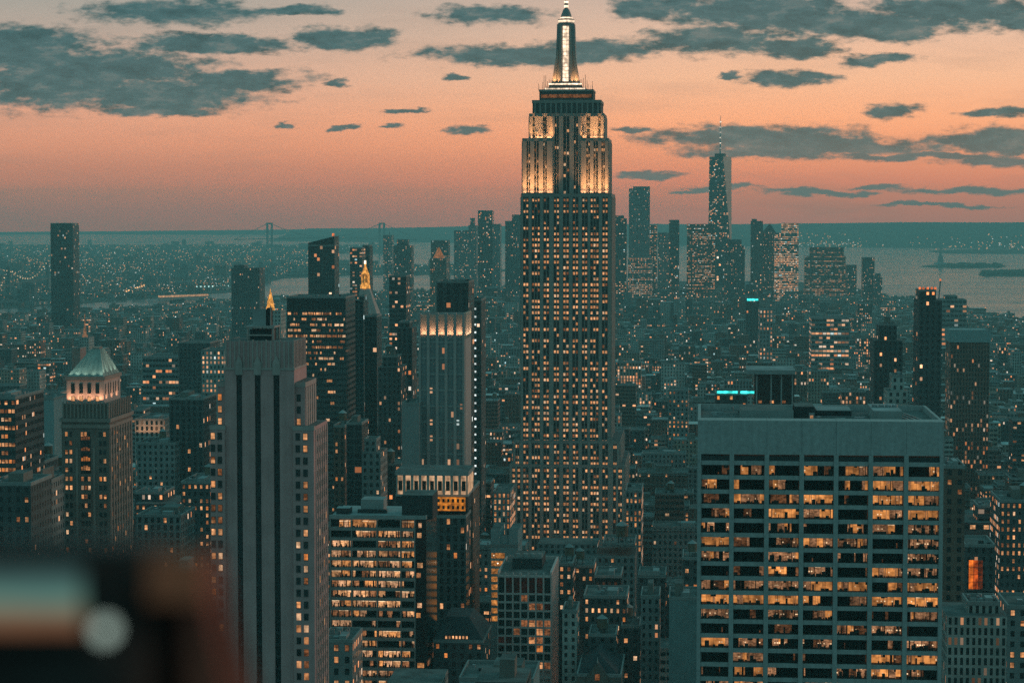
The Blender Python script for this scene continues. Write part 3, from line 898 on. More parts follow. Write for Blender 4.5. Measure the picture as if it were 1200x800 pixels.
# ------------------------------------------------------------------ stepped limestone tower with three dark stripes (left foreground)
def striped_tower():
    B = Bld('striped_tower', 'grey limestone setback tower with three tall dark stripes down its front', 'skyscraper',
            263, 344.5, 400, 620, 20, see=800, short='the striped tower')
    o = B.o; X, Z = B.X, B.Z
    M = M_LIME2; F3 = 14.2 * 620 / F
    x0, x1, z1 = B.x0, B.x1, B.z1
    st = [(278, 284.5), (299.5, 306.3), (321.3, 328.3)]
    sx = [(X(a, 600), X(c, 600)) for a, c in st]
    zst = Z(441)
    b = MB()
    b.box(x0, x1, .8, 19.5, 0, z1 - 7.6, M, M_ROOF)
    e = [x0] + [t for s in sx for t in s] + [x1]
    for i in range(0, 8, 2): b.box(e[i], e[i + 1], 0, .8, 0, zst, M)
    b.box(x0, x1, 0, .8, zst, z1 - 7.6, M)
    wall = b.build('wall', o)
    nfl = 58
    for a, c in sx:
        b = MB()
        b.face([(a, .78, 0), (c, .78, 0), (c, .78, zst), (a, .78, zst)], M_BLACK)
        for k in range(nfl):
            z = zst - 1.2 - k * F3
            b.box(a, c, .55, .77, z - .9, z, M_DARK)
        b.build('window_strip', o)
    for a, c in sx:   # pointed stone caps over the stripes
        b = MB(); m = (a + c) / 2; w = (c - a) * .62
        b.box(m - w, m + w, -.35, 0, zst, zst + 3.2, M_LIME); b.frustum((m - w, m + w, -.35, 0), zst + 3.2, (m - .1, m + .1, -.1, 0), zst + 5.4, M_LIME)
        b.build('stripe_cap', o)
    b = MB()   # fluted crown
    b.box(x0 + .3, x1 - .3, .5, 19, z1 - 7.6, z1, M, M_ROOF)
    b.box(x0 - .15, x1 + .15, -.2, 19.7, z1 - 8.0, z1 - 7.4, M_LIME)
    n = 15
    for k in range(n + 1):
        xx = x0 + .3 + (x1 - x0 - .6) * k / n; b.box(xx - .22, xx + .22, .2, .5, z1 - 7.4, z1 + (.5 if k % 3 == 0 else .1), M_LIME)
    for k in range(9):
        yy = 1 + 17.5 * k / 8; b.box(x1 - .3, x1, yy - .3, yy + .3, z1 - 7.4, z1 + .3, M_LIME); b.box(x0, x0 + .3, yy - .3, yy + .3, z1 - 7.4, z1 + .3, M_LIME)
    b.build('crown', o)
    # rooftop frame and tank house
    b = MB()
    pa, pb = X(289, 390, 6), X(321, 390, 6); zr, zq = z1, Z(384, 300, 6)
    b.box(pa + .8, pb - .8, 6.6, 14, zr, zq - .6, M_DARK)
    for xx in (pa, pb - .5): b.box(xx, xx + .5, 6, 6.5, zr, zq, M_LIME); b.box(xx, xx + .5, 14, 14.5, zr, zq, M_LIME)
    b.box(pa - .2, pb + .2, 5.8, 14.7, zq, zq + .5, M_LIME, M_ROOF_PALE); b.box(pa, pb, 6.1, 6.4, zq - 2.3, zq - 1.9, M_LIME)
    pen = b.build('penthouse', o)
    b = MB(); qa, qb = X(296, 375, 8), X(318, 375, 8); zs = Z(363, 300, 8)
    b.box(qa, qb - 1.6, 8, 13, zq + .5, zs, M_CONC, M_ROOF); b.box(qb - 1.4, qb - .4, 8.4, 12, zq + .5, zs + .5, M_DARK)
    b.bar((qb - .2, 8, zq + .5), (qb - .2, 8, zs + 1.2), .14, M_LIME)
    b.build('tank_house', pen)
    wins = []; r = random.Random(8)
    def wing(name, pl, pr, pt, y0, d, cols, cut):
        xa, xb, zz = X(pl, pt, y0), X(pr, pt, y0), Z(pt, 300, y0)
        # left and right halves stand beside the core
        for a, c in ((xa, x0 - .02), (x1 + .02, xb)):
            b = MB(); b.box(a, c, y0, y0 + d, 0, zz, M, M_ROOF); b.box(a - .12, c + .12, y0 - .12, y0 + d + .12, zz - 1.0, zz + .35, M_LIME, M_ROOF)
            for k in range(5):
                yy = y0 + d * (k + .5) / 5
                if c > x1:
                    b.box(c, c + .22, yy - d / 16, yy + d / 16, 0, zz - 1.1, M_LIME)
            b.build(name, o)
        for px in cols:
            xx = X(px, 600, y0)
            for k in range(60):
                z = zz - 4.9 - k * F3
                if z < 60 or z > cut: continue
                on = r.random() < .47
                wins.append((xx, y0, z, 1.15, 1.9, pick(r) if on else 'dark', False))
        if xb > x1:
            for j in range(4):
                yy = y0 + d * (j + 1) / 5
                for k in range(34):
                    z = zz - 5 - k * F3
                    if z > 40: sidew.append((xb, yy, z, 1.1, 1.9, pick(r) if r.random() < .07 else 'dark', True))
    sidew = []
    wing('upper_wing', 255, 357.5, 449, 1.3, 17.5, [258.6, 350.8], 400)
    W2 = 500
    xa = X(246, W2, -1.0); xb = X(367.5, W2, -1.0); zz = Z(W2, 300, -1)
    for a, c in ((xa, X(264, 600, -1)), (X(343.5, 600, -1), xb)):
        b = MB(); b.box(a, c, -.9, 1.2, 0, zz, M, M_ROOF); b.box(a, c, 1.3, 22, 0, zz - .02, M, M_ROOF) if False else None
        b.box(a - .1, c + .1, -1.0, 1.25, zz - .9, zz + .3, M_LIME, M_ROOF); b.build('lower_wing', o)
    a, c = X(357.5, 600, 1.3) + .02, xb
    b = MB(); b.box(a, c, 1.25, 22, 0, zz, M, M_ROOF)
    for k in range(6): b.box(c, c + .22, 2 + 3.6 * k, 3.2 + 3.6 * k, 0, zz - 1, M_LIME)
    b.build('lower_wing', o)
    b = MB(); b.box(xa, X(255, 600, 1.3) - .02, 1.25, 22, 0, zz, M, M_ROOF); b.build('lower_wing', o)
    for j in range(5):
        for k in range(38):
            z = zz - 4.5 - k * F3
            if z > 40: sidew.append((c, 4.4 + 3.6 * j - .0, z, 1.1, 1.9, pick(r) if r.random() < .06 else 'dark', True))
    for px in (250.4, 258.4, 349.6, 358.4):
        xx = X(px, 640, -1)
        for k in range(40):
            z = zz - 3.6 - k * F3
            if z < 120: break
            on = r.random() < .5
            wins.append((xx, -.92, z, 1.25, 1.95, pick(r) if on else 'dark', False))
    wins.sort(key=lambda w: -w[2])
    add_windows(o, wins + sidew, 100)
    FOOT.append((B.c @ U + B.x0 - 8, B.c @ U + B.x1 + 10, B.c @ V - 4, B.c @ V + 28))


striped_tower()


# ------------------------------------------------------------------ tower with a floodlit green pyramid roof
def pyramid_tower():
    B = Bld('pyramid_roof_tower', 'dark masonry tower under a floodlit green copper pyramid roof at the left', 'skyscraper',
            72, 128, 490, 900, 37, see=800, short='the green-pyramid tower')
    o = B.o; X, Z = B.X, B.Z
    M = stone('dark_masonry', (0.20, 0.14, 0.12), 0.2); MT = stone('tower_trim', (0.32, 0.23, 0.20), 0.2)
    x0, x1, z1 = B.x0, B.x1, B.z1
    b = MB(); b.box(x0, x1, 0, 36, 0, z1, M, M_ROOF)
    for k in range(9):
        yy = 1.5 + 33 * k / 8; b.box(x1, x1 + .3, yy - .7, yy + .7, 0, z1 - 3, MT)
    for k in range(2): b.box(x0 + (x1 - x0) * (.315 + .36 * k) - .45, x0 + (x1 - x0) * (.315 + .36 * k) + .45, -.3, 0, 0, z1 - 12, MT)
    b.build('wall', o)
    b = MB()
    b.box(x0 - .7, x1 + .7, -.7, 36.7, z1 - 1.5, z1, MT, M_ROOF); b.box(x0 - .35, x1 + .35, -.4, 36.4, z1 - 4, z1 - 2.6, MT)
    zb = Z(473, 100, 1.5)
    b.box(x0 + .6, x1 - .6, .8, 35.4, z1, zb, M, M_ROOF)
    n = 12
    for k in range(n + 1):
        xx = x0 + .6 + (x1 - x0 - 1.2) * k / n; b.box(xx - .3, xx + .3, .4, .8, z1, zb + .9, MT)
        yy = .8 + 34 * k / n; b.box(x1 - .6, x1 - .2, yy, yy + .7, z1, zb + .9, MT)
    b.build('cornice', o)
    za = Z(441, 100, 4)
    ca, cb = X(78, 450, 4), X(121.5, 450, 4); cdp = 30
    b = MB(); b.box(ca, cb, 4, cdp, zb, za, M_LIME, M_ROOF)
    zc = za - 1.5
    b.box(ca - .5, cb + .5, 3.5, cdp + .5, zc, za, MT)
    for k in range(4):   # arched dark openings
        xx = ca + (cb - ca) * (.17 + .22 * k); b.box(xx - .75, xx + .75, 3.9, 4, zb + 4.0, zc - 1.4, M_BLACK)
    for k in range(6):
        yy = 7 + 3.9 * k; b.box(cb, cb + .1, yy - .5, yy + .5, zb + 3.5, zc - 1.6, M_BLACK)
    b.build('crown', o)
    zp = Z(409, 110, 14)
    b = MB(); b.frustum((ca + .2, cb - .2, 4.2, cdp - .2), za, (X(106.5, 409, 14), X(117.5, 409, 14), 14, 20), zp, M_COPPER)
    for k in range(1, 6):
        t = k / 6
        b.bar((ca + .2 + (cb - ca - .4) * t, 4.2, za), (X(106.5 + 11 * t, 409, 14), 14, zp), .12, M_COPPER)
        b.bar((cb - .2, 4.2 + (cdp - 4.4) * t, za), (X(117.5, 409, 14), 14 + 6 * t, zp), .12, M_COPPER)
    b.box(X(108, 409, 14), X(116, 409, 14), 14.5, 19.5, zp, zp + .8, MT)
    b.build('roof', o)
    for k in range(5):
        xx = ca + 1.2 + (cb - ca - 2.4) * k / 4
        area_lamp('floodlight', o, (xx, 3.3, za + .4), .7, .4, 110, (0.75, 1.0, 0.82), 0.45)
    for k in range(4): area_lamp('floodlight', o, (cb + .8, 7 + 6 * k, za + .4), .5, .8, 200, (0.72, 1.0, 0.82), 0, 0)
    for k in range(4): area_lamp('floodlight', o, (ca + (cb - ca) * (.1 + .27 * k), 2.6, zb + .9), 2, .6, 170, (1.0, .55, .30), .3)
    for k in range(3): area_lamp('floodlight', o, (cb + 1.1, 8 + 8 * k, zb + .9), .6, 2, 150, (1.0, .55, .30), 0)
    wins = []; r = random.Random(31); fl = 3.65
    for k in range(4): wins.append((ca + (cb - ca) * (.17 + .22 * k), 3.98, zb + .9, 1.5, 1.9, 1, False))
    for k in range(40):
        z = z1 - 7.4 - k * fl
        if z < 30: break
        for i, t in enumerate((.1, .19, .43, .5, .57, .81, .9)):
            if i in (2, 3, 4) and 1 <= k <= 4: continue
            p = .78 if k in (5, 6, 7) else (.45 if k < 5 else .33)
            wins.append((x0 + (x1 - x0) * t, -.02, z, 1.15, 1.9, pick(r) if r.random() < p else 'dark', False))
    side = []
    for k in range(34):
        z = z1 - 7.4 - k * fl
        if z < 70: break
        for j in range(8):
            side.append((x1, 3.6 + 4.1 * j, z, 1.2, 1.9, pick(r) if r.random() < .3 else 'dark', True))
    add_windows(o, wins[:80] + side[:20] + wins[80:] + side[20:], 100)
    # tall arched opening with lit storeys
    b = MB(); xm = x0 + (x1 - x0) * .5; w = 2.1; zt = z1 - 8.6
    b.face([(xm - w, -.06, zt - 14), (xm + w, -.06, zt - 14), (xm + w, -.06, zt)] + [(xm + w * math.cos(a), -.06, zt + w * math.sin(a)) for a in np.linspace(.2, math.pi - .2, 9)] + [(xm - w, -.06, zt)], M_BLACK)
    for zz, h, m in ((zt - .2, 1.9, 2), (zt - 4.6, 1.4, 2), (zt - 8.8, 1.8, 4), (zt - 12.6, 1.9, 0)):
        for i in range(4): b.box(xm - w + .25 + i * .95, xm - w + 1.0 + i * .95, -.12, -.07, zz, zz + h * (1 if i in (1, 2) else .75), LITS[m])
    b.build('arched_window', o)


pyramid_tower()


# ------------------------------------------------------------------ every other tower one can name, built from the same kit of parts
WW = {'punched': (.42, .55), 'ribbon': (.86, .48), 'glass': (.84, .80), 'skyglass': (.80, .70), 'pier': (.50, .72)}


def water_tank(parent, x, y, z, s=1.0):
    b = MB()
    for dx in (-1.3, 1.3):
        for dy in (-1.3, 1.3): b.box(x + (dx - .12) * s, x + (dx + .12) * s, y + (dy - .12) * s, y + (dy + .12) * s, z, z + 2.6 * s, M_DARK)
    b.build('tank_legs', parent)
    b = MB(); b.cyl(x, y, z + 2.6 * s, z + 6.4 * s, 2.1 * s, 2.0 * s, M_WOOD, 12, False); b.cyl(x, y, z + 6.4 * s, z + 8.0 * s, 2.35 * s, 0, M_ROOF_PALE, 12)
    return b.build('water_tank', parent)


def tower(name, label, pl, pr, pt, D, depth, style='punched', col=2, lt=.1, gain=1.0, see=None, tiers=(), roof=(), panes=0, bay=3.2, fl=3.6,
          cat='building', short=None, group=None, side=None, seed=None):
    """a box tower with optional further tiers (pl, pr, pt, y0, depth) above it, roof features and lit windows as parts"""
    B = Bld(name, label, cat, pl, pr, pt, D, depth, see, group, short=short)
    r = random.Random(seed if seed is not None else int(pl * 31 + pt * 7 + D))
    bid = (col + .15 + .7 * r.random()) / 6
    m = FAC[style] if isinstance(style, str) else style
    if D > 2500: gain *= .58; lt *= .8
    A = (bid, 0.0 if panes else lt, gain)
    b = MB(); b.box(B.x0, B.x1, 0, depth, 0, B.z1, m, M_ROOF, bay, fl, A, lt if side is None else side); b.build('wall', B.o)
    B.tops = [(B.x0, B.x1, 0, depth, B.z1)]
    for (a, c, t, y0, dp) in tiers:
        xa, xc, zz = B.X(a, t, y0), B.X(c, t, y0), B.Z(t, (a + c) / 2, y0)
        zb = B.tops[-1][4] - .5 if xa >= B.x0 - .5 and xc <= B.x1 + .5 else 0
        b = MB(); b.box(xa, xc, y0, y0 + dp, zb, zz, m, M_ROOF, bay, fl, (bid, lt, gain)); b.build('setback', B.o)
        B.tops.append((xa, xc, y0, y0 + dp, zz))
    xa, xc, ya, yc, zz = B.tops[-1]
    k = MB(); p = .45
    cop = stone('coping', (.27, .26, .25), .2)
    k.box(xa - .12, xc + .12, ya - .12, ya + p, zz - .3, zz + 1.0, cop); k.box(xa - .12, xc + .12, yc - p, yc + .12, zz - .3, zz + 1.0, cop)
    k.box(xa - .12, xa + p, ya + p, yc - p, zz - .3, zz + 1.0, cop); k.box(xc - p, xc + .12, ya + p, yc - p, zz - .3, zz + 1.0, cop)
    k.build('parapet', B.o)
    w, d = xc - xa, yc - ya
    for f in roof:
        if f == 'bulkhead':
            b = MB(); x = xa + w * r.uniform(.12, .45); b.box(x, x + w * r.uniform(.25, .4), ya + d * .3, ya + d * .75, zz, zz + r.uniform(3, 5.5), stone('bulkhead_brick', (.2, .17, .15), .25), M_ROOF); b.build('bulkhead', B.o)
        elif f == 'low_box':
            b = MB(); x = xa + w * r.uniform(.45, .6); b.box(x, x + w * r.uniform(.2, .32), ya + d * .15, ya + d * .5, zz, zz + r.uniform(1.6, 2.6), M_CONC, M_ROOF_PALE); b.build('air_handler', B.o)
        elif f == 'tank':
            water_tank(B.o, xa + w * r.uniform(.2, .8), ya + d * r.uniform(.25, .6), zz, 1.0)
        elif f == 'mast':
            b = MB(); x = xa + w * r.uniform(.3, .7); b.cyl(x, ya + d * .4, zz, zz + 14, .35, .12, M_DARK, 6); b.build('mast', B.o)
        elif f == 'vents':
            for _ in range(4):
                b = MB(); x = xa + w * r.uniform(.1, .9); y = ya + d * r.uniform(.2, .8); b.cyl(x, y, zz, zz + 1.8, .6, .6, M_STEEL, 8); b.build('roof_vent', B.o)
    if D < 1700 and w > 6:
        for _ in range(int(min(6, w * d / 90))):
            b = MB(); x = xa + w * r.uniform(.06, .85); y = ya + d * r.uniform(.08, .85); q = r.uniform(.8, 2.2)
            b.box(x, x + q, y, y + q * 1.3, zz, zz + r.uniform(.6, 1.7), r.choice([M_CONC, M_DARK, M_STEEL, M_ROOF_PALE])); b.build('roof_unit', B.o)
    if panes:
        ww, wh = WW[style]
        nx = max(1, round((B.x1 - B.x0) / bay)); nz = max(1, round(B.z1 / fl))
        cw, ch = (B.x1 - B.x0) / nx, B.z1 / nz
        zlow = max(0, B.Z(min(800, see or 800), (pl + pr) / 2))
        cells = [(i, j) for j in range(int(zlow / ch), nz) for i in range(nx)]
        r.shuffle(cells)
        rowf = {j: r.choice([.3, .6, 1, 1.6, 2.4]) for j in range(nz + 1)}
        n = 0
        for i, j in cells:
            if n >= panes: break
            if r.random() < lt * rowf[j]:
                link('window', pane_mesh(pick(r)), B.o, (B.x0 + (i + .5) * cw, -.01, (j + .52 - wh / 2) * ch), (cw * ww, 1, ch * wh)); n += 1
    return B


def spire(B, x, y, z, rows, m, name='spire', n=8, parent=None):
    """stack of rings: rows of (dz, r0, r1)"""
    b = MB()
    for dz, r0, r1 in rows: b.cyl(x, y, z, z + dz, r0, r1, m, n); z += dz
    return b.build(name, parent or B.o)


# --- left foreground and middle distance
tower('glass_office', 'office block with rows of lit windows and a paler side wall, at the left edge', -16, 17.5, 467, 950, 42, 'ribbon', 3, .62, 1.3, 565, roof=('low_box', 'vents'), panes=60, bay=1.6, side=.08, short='the left-edge office')
tower('blank_slab', 'blank teal-grey windowless slab standing just left of the pyramid-roofed tower', 38, 63, 468, 1180, 30, stone('blank_teal_wall', (.30, .36, .36), .1), 4, 0, 1, 560)
tower('apartment_tower', 'dark flat-topped tower with few lit windows, cut by the left edge above the blurred camera', -14, 36, 568, 800, 26, 'punched', 3, .06, 1.2, 800, roof=('bulkhead',), panes=12)
tower('apartment_tower', 'narrow pale tower with windowed side wall between two dark towers left of the pyramid', 37, 46, 570, 860, 34, 'punched', 2, .03, 1.2, 800, roof=('bulkhead',), side=.05)
tower('apartment_tower', 'dark plain tower tucked against the left wall of the pyramid-roofed tower', 53, 74, 556, 960, 22, 'punched', 3, .03, 1.2, 800, roof=('tank',))
tower('apartment_tower', 'bushy-topped dark block with a rooftop tank behind the narrow pale tower at left', 30, 52, 542, 1000, 24, 'punched', 3, .03, 1.0, 620, roof=('tank', 'tank'))
FH = tower('floodlit_hall', 'long stone hall with its arcade floodlit warm from below, right of the pyramid-roofed tower', 158, 192, 492, 1400, 40, 'pier', 4, .25, .5, 514, roof=('low_box',), cat='hall')
area_lamp('floodlight', FH.o, ((FH.x0 + FH.x1) / 2, -3.5, FH.Z(513)), FH.x1 - FH.x0, 1.5, 900, (1, .46, .22), .3)
tower('brick_block', 'dark squarish block with two stacked lit windows, just behind the shoulder of the striped tower', 209, 246, 402, 1900, 40, 'punched', 3, .03, 1.4, 452, bay=4)
tower('slab_block', 'wide pale slab block with three broken rows of lights, behind the floodlit hall', 167, 209, 419, 2050, 36, 'ribbon', 2, .42, 1.1, 450, fl=5)
tower('lit_grid_block', 'pale block with dense lit window grid at the left shoulder of the striped tower', 236, 263, 411, 1700, 30, 'punched', 4, .5, 1.5, 440)
tower('dark_tower', 'tall dark ribbed tower with two lit bands, between the floodlit hall and the striped tower', 198, 238, 468, 1300, 36, 'pier', 3, .05, 1.4, 570, roof=('bulkhead', 'low_box'), panes=14)
tower('grey_loft', 'grey loft with a few small lit windows, directly below the floodlit stone hall', 160, 205, 520, 1290, 30, 'punched', 2, .05, 1.1, 578, roof=('tank', 'low_box', 'vents'), panes=12)
tower('low_block', 'low block with one row of square lit windows, right of the pyramid-roofed tower', 158, 206, 590, 1150, 36, 'punched', 3, .2, 1.4, 610, tiers=((158, 192, 578, 8, 24),), roof=('low_box', 'vents'), panes=16, fl=4)
tower('office_block', 'dark office block with many pairs of lit windows, left against the striped tower', 212, 246, 566, 1120, 36, 'punched', 3, .55, 1.4, 700, roof=('tank', 'low_box'), panes=70)
tower('loft_block', 'ribbed teal-grey loft with a cluttered roof, below the low block with lit squares', 160, 212, 605, 1060, 30, 'pier', 2, .05, 1.2, 700, roof=('bulkhead', 'low_box', 'vents'), panes=12)
GT = tower('gabled_tower', 'narrow stone tower with a steep sloping roof, half hidden by the blurred camera', 198, 232, 725, 760, 22, 'punched', 4, .3, 1.2, 800, tiers=((202, 230, 700, 2, 18),), panes=20)
xa, xc, ya, yc, zz = GT.tops[-1]
b = MB(); b.frustum((xa, xc, ya, yc), zz, (xa + 1.5, xa + 4.4, ya + 4, yc - 5), GT.Z(660, 205, 6), M_CONC); b.build('roof', GT.o)
b = MB(); b.box(xa + 1.2, xa + 4.7, ya + 3.8, yc - 4.8, GT.Z(660, 205, 6), GT.Z(656, 205, 6), M_CONC); b.build('roof_cap', GT.o)

# --- between the striped tower and the great tower
BK = tower('dark_office_slab', 'wide black office slab with horizontal rows of lit windows behind the striped tower', 336, 405, 349, 1500, 42, 'ribbon', 3, 0, 1, 480, bay=1.5, fl=3.8, cat='office tower', short='the black slab')
wins = []; r_ = random.Random(77)
for k in range(40):
    zt = BK.Z(366.5 + 6.6 * k)
    if zt < 60: break
    p = {0: .75, 1: .3, 2: .5, 3: .55, 4: .85, 5: .45, 6: .8, 7: .55, 8: .7, 9: .6}.get(k, .16 if k < 16 else .06)
    x = BK.x0 + .6
    while x < BK.x1 - 1.6:
        w = r_.choice([1.1, 1.1, 2.4, 3.6])
        if x + w < BK.x1 and r_.random() < p: wins.append((x + w / 2, -.02, zt - 1.9, w, 1.8, r_.choice([0, 1, 0, 3, 2]), False))
        x += w + .35
add_windows(BK.o, wins, 100)
b = MB(); b.box(BK.x0 + .3, BK.x1 - .3, -.25, 0, BK.Z(363), BK.z1 - .4, M_DARK); b.build('louvre', BK.o)

tower('twin_slab', 'sheer dark glass slab with few lights, just left of the gilded-lantern clock tower', 409.5, 426, 352, 1650, 24, 'glass', 3, .03, 1.5, 500, tiers=((421, 427, 347, 6, 14),))
tower('black_slab', 'narrow black slab tower with a pale right edge in front of the clock tower', 427, 441.5, 371, 1560, 24, 'glass', 3, .015, 1.5, 520, side=0)
MT_ = Bld('clock_tower', 'slim pale tower with a steep pyramid roof and a glowing gilded lantern', 'skyscraper', 415, 443, 372, 2100, 24, see=372, short='the gilded-lantern tower')
X, Z = MT_.X, MT_.Z
b = MB(); b.box(MT_.x0, MT_.x1, 0, 24, 0, MT_.z1, FAC['punched'], M_ROOF, 3.2, 3.6, (.72, .03, 1.5)); b.build('wall', MT_.o)
b = MB(); zq = Z(338, 428, 12); b.frustum((MT_.x0, MT_.x1, 0, 24), MT_.z1, (X(423, 338, 12), X(433.5, 338, 12), 8, 16), zq, M_LIME); b.build('roof', MT_.o)
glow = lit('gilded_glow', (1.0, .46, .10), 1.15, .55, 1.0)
xm = X(428.2, 338, 12)
b = MB(); z = zq
for dz, r0, r1 in ((3.5, 5.0, 4.6), (2, 3.9, 3.9), (8, 3.4, 3.1), (1.5, 4.0, 3.4), (5.5, 3.2, 1.0), (3, .9, .7)):
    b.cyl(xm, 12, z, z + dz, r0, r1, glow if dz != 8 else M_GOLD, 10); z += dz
ln = b.build('lantern', MT_.o)
for i in range(8):
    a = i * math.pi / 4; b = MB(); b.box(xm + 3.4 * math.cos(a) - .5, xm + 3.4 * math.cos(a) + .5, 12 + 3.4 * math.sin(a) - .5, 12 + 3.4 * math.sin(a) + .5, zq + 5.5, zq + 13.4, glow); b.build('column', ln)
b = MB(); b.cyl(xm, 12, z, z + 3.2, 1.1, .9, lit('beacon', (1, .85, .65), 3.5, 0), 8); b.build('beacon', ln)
NL = Bld('gilded_pyramid_tower', 'low tower with a small glowing gilded pyramid, showing over the striped tower', 'building', 306, 329, 364, 2000, 24, see=364)
b = MB(); b.box(NL.x0, NL.x1, 0, 24, 0, NL.z1, FAC['punched'], M_ROOF, 3.2, 3.6, (.7, .05, 1.4)); b.build('wall', NL.o)
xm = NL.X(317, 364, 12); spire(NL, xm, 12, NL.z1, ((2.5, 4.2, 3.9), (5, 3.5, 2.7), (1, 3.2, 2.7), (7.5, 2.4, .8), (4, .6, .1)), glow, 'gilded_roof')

H8 = tower('crown_lit_tower', 'tall office tower with upright fins around a floodlit crown, left of the great tower', 491.5, 543.7, 397, 1050, 28, 'skyglass', 2, .03, .8, 620, bay=2.1, fl=3.8, cat='skyscraper', short='the fin-crown tower', side=0)
X, Z = H8.X, H8.Z
zc = Z(368); n = 5
pale = stone('crown_stone', (.42, .38, .33), .12)
b = MB(); b.box(H8.x0 + .6, H8.x1 - .6, 1.2, 26.8, H8.z1, zc - .4, pale, M_ROOF); b.build('crown', H8.o)
for i in range(n + 1):
    xx = H8.x0 + (H8.x1 - H8.x0) * i / n; b = MB(); b.box(max(H8.x0 - .3, xx - .7), min(H8.x1 + .3, xx + .7), -.8, 1.4, 0, zc + .4, stone('fin_stone', (.42, .34, .32), .15)); b.build('fin', H8.o)
for i in range(8):
    yy = 1.2 + 25.6 * i / 7; b = MB(); b.box(H8.x1 - .6, H8.x1 + .7, yy - .5, yy + .5, H8.z1, zc + .4, pale); b.build('fin', H8.o)
b = MB(); b.box(H8.x1, H8.x1 + .5, 1.4, 28, 0, H8.z1 - .2, stone('fin_stone', (.42, .34, .32), .15)); b.build('side_wall', H8.o)
for k in range(46):
    z = H8.z1 - 2 - k * 3.8
    if z < 100: break
    if k % 2 == 0: b = MB(); b.box(H8.x0 + .7, H8.x1 - .7, -.25, 0, z, z + .9, M_CONC); b.build('spandrel', H8.o)
for i in range(n):
    xx = H8.x0 + (H8.x1 - H8.x0) * (i + .5) / n
    area_lamp('floodlight', H8.o, (xx, -.1, H8.z1 + 1.5), 5.0, .5, 420, (1, .50, .27), .3)
for i in range(4): area_lamp('floodlight', H8.o, (H8.x1 + .9, 4.5 + 6.4 * i, H8.z1 + 1.5), .8, 5, 420, (1, .58, .36), 0)
tower('blank_annex', 'blank grey windowless annex against the left wall of the fin-crowned tower', 471, 491, 474, 1040, 24, stone('blank_grey_wall', (.27, .27, .265), .12), 2, 0, 1, 600)
tower('ribbed_tower', 'dark ribbed tower top with scattered lights rising just behind the fin-crowned tower', 511.5, 549, 331, 1350, 34, 'pier', 3, .05, 1.6, 368, bay=5, fl=4)
ST = tower('slim_tower', 'slim dark tower with a string of pale stair lights, right of the fin-crowned tower', 550, 564, 352, 1450, 30, 'punched', 3, .02, 1.3, 640)
dotm = lit('stair_light', (.75, .92, 1.0), 1.6, .1)
for k in range(30):
    z = ST.Z(362 + 9.2 * k); b = MB(); b.box(ST.X(557) - .55, ST.X(557) + .55, -.15, 0, z - .6, z + .6, dotm); b.build('stair_light', ST.o)
H9 = tower('colonnade_block', 'block with a bright colonnaded top storey above an orange-lit storey, before the fin-crowned tower', 505, 546, 606, 940, 24, 'pier', 3, .10, 1.2, 720, panes=30, cat='office tower', short='the colonnade block', side=.12)
X, Z = H9.X, H9.Z
cl = lit('colonnade_wall_glow', (1.0, .64, .40), .62, .25, .6); orl = lit('orange_lit_storey', (1.0, .34, .04), .75, .4, .6)  # walls emit: the light falling on this facade is put in as glow
xa, xb = X(463), X(547); zt, zb_ = Z(558), Z(581)
b = MB(); b.box(xa, xb, 3, 26, Z(600), zb_, M_DARK, M_ROOF); b.box(xa, xb, 3, 26, zb_, zt - .2, cl, M_ROOF); b.build('upper_storey', H9.o)
b = MB(); b.box(xa - .5, xb + .5, 1.6, 27, zt - .2, zt + 1.6, M_CONC, M_ROOF); b.box(xa - .3, xb + .3, 2.0, 26.5, zb_ - .8, zb_, M_CONC); b.build('cornice', H9.o)
for i in range(10):
    xx = xa + (xb - xa) * i / 9; b = MB(); b.box(max(xa, xx - .55), min(xb, xx + .55), 2.2, 3, zb_, zt - .2, stone('fin_pale', (.4, .38, .35), .15)); b.build('column', H9.o)
for i in range(9):
    xx = xa + (xb - xa) * (i + .5) / 9; b = MB(); b.box(xx - .85, xx + .85, 2.8, 3, zb_ + 1.6, zt - 2.6, M_BLACK); b.box(xx - .08, xx + .08, 2.7, 2.8, zb_ + 1.6, zt - 2.6, M_WFRAME); b.build('window', H9.o)
b = MB(); b.box(H9.x0 + .2, H9.x1 - .2, -.3, 0, Z(599), Z(583), orl)
b.build('orange_lit_storey', H9.o)
for k in range(2):
    for i in range(7):
        xx = H9.x0 + 1.3 + (H9.x1 - H9.x0 - 2.6) * i / 6; z = Z(589 + 8 * k); b = MB(); b.box(xx - .5, xx + .5, -.42, -.32, z, z + 1.5, M_BLACK); b.build('window', H9.o)
tower('brown_pier_tower', 'narrow brownish tower edge with small orange lights, right beside the colonnade block', 546.5, 554, 575, 960, 30, 'punched', 1, .16, 1.2, 720, side=.05)
tower('lantern_roof_tower', 'dark stepped tower with a hipped roof and one bright white window, behind the fin-crowned tower', 465, 483, 384, 1500, 24, 'pier', 3, .05, 1.3, 470, tiers=((468, 480, 378, 4, 14),))
tower('construction_tower', 'half dark tower with a band of lights near its top, left of the ribbed tower', 456, 476, 324, 1900, 26, 'ribbon', 3, .12, 1.5, 400, bay=2.5, fl=4)
tower('mid_tower', 'dark stepped tower below the construction tower with scattered lights', 443, 470, 430, 1420, 30, 'punched', 3, .10, 1.3, 560, roof=('bulkhead', 'tank'), tiers=((448, 466, 418, 6, 18),))
tower('brick_tower', 'brown brick tower with lit corner windows between the striped tower and the black slab', 391, 404, 500, 1150, 22, 'punched', 1, .12, 1.3, 600, roof=('tank',), panes=10)
tower('glass_tower', 'dark glass tower with a column of small lights, right of the brown brick tower', 406, 424, 497, 1120, 22, 'glass', 3, .03, 1.3, 600, roof=('bulkhead',))
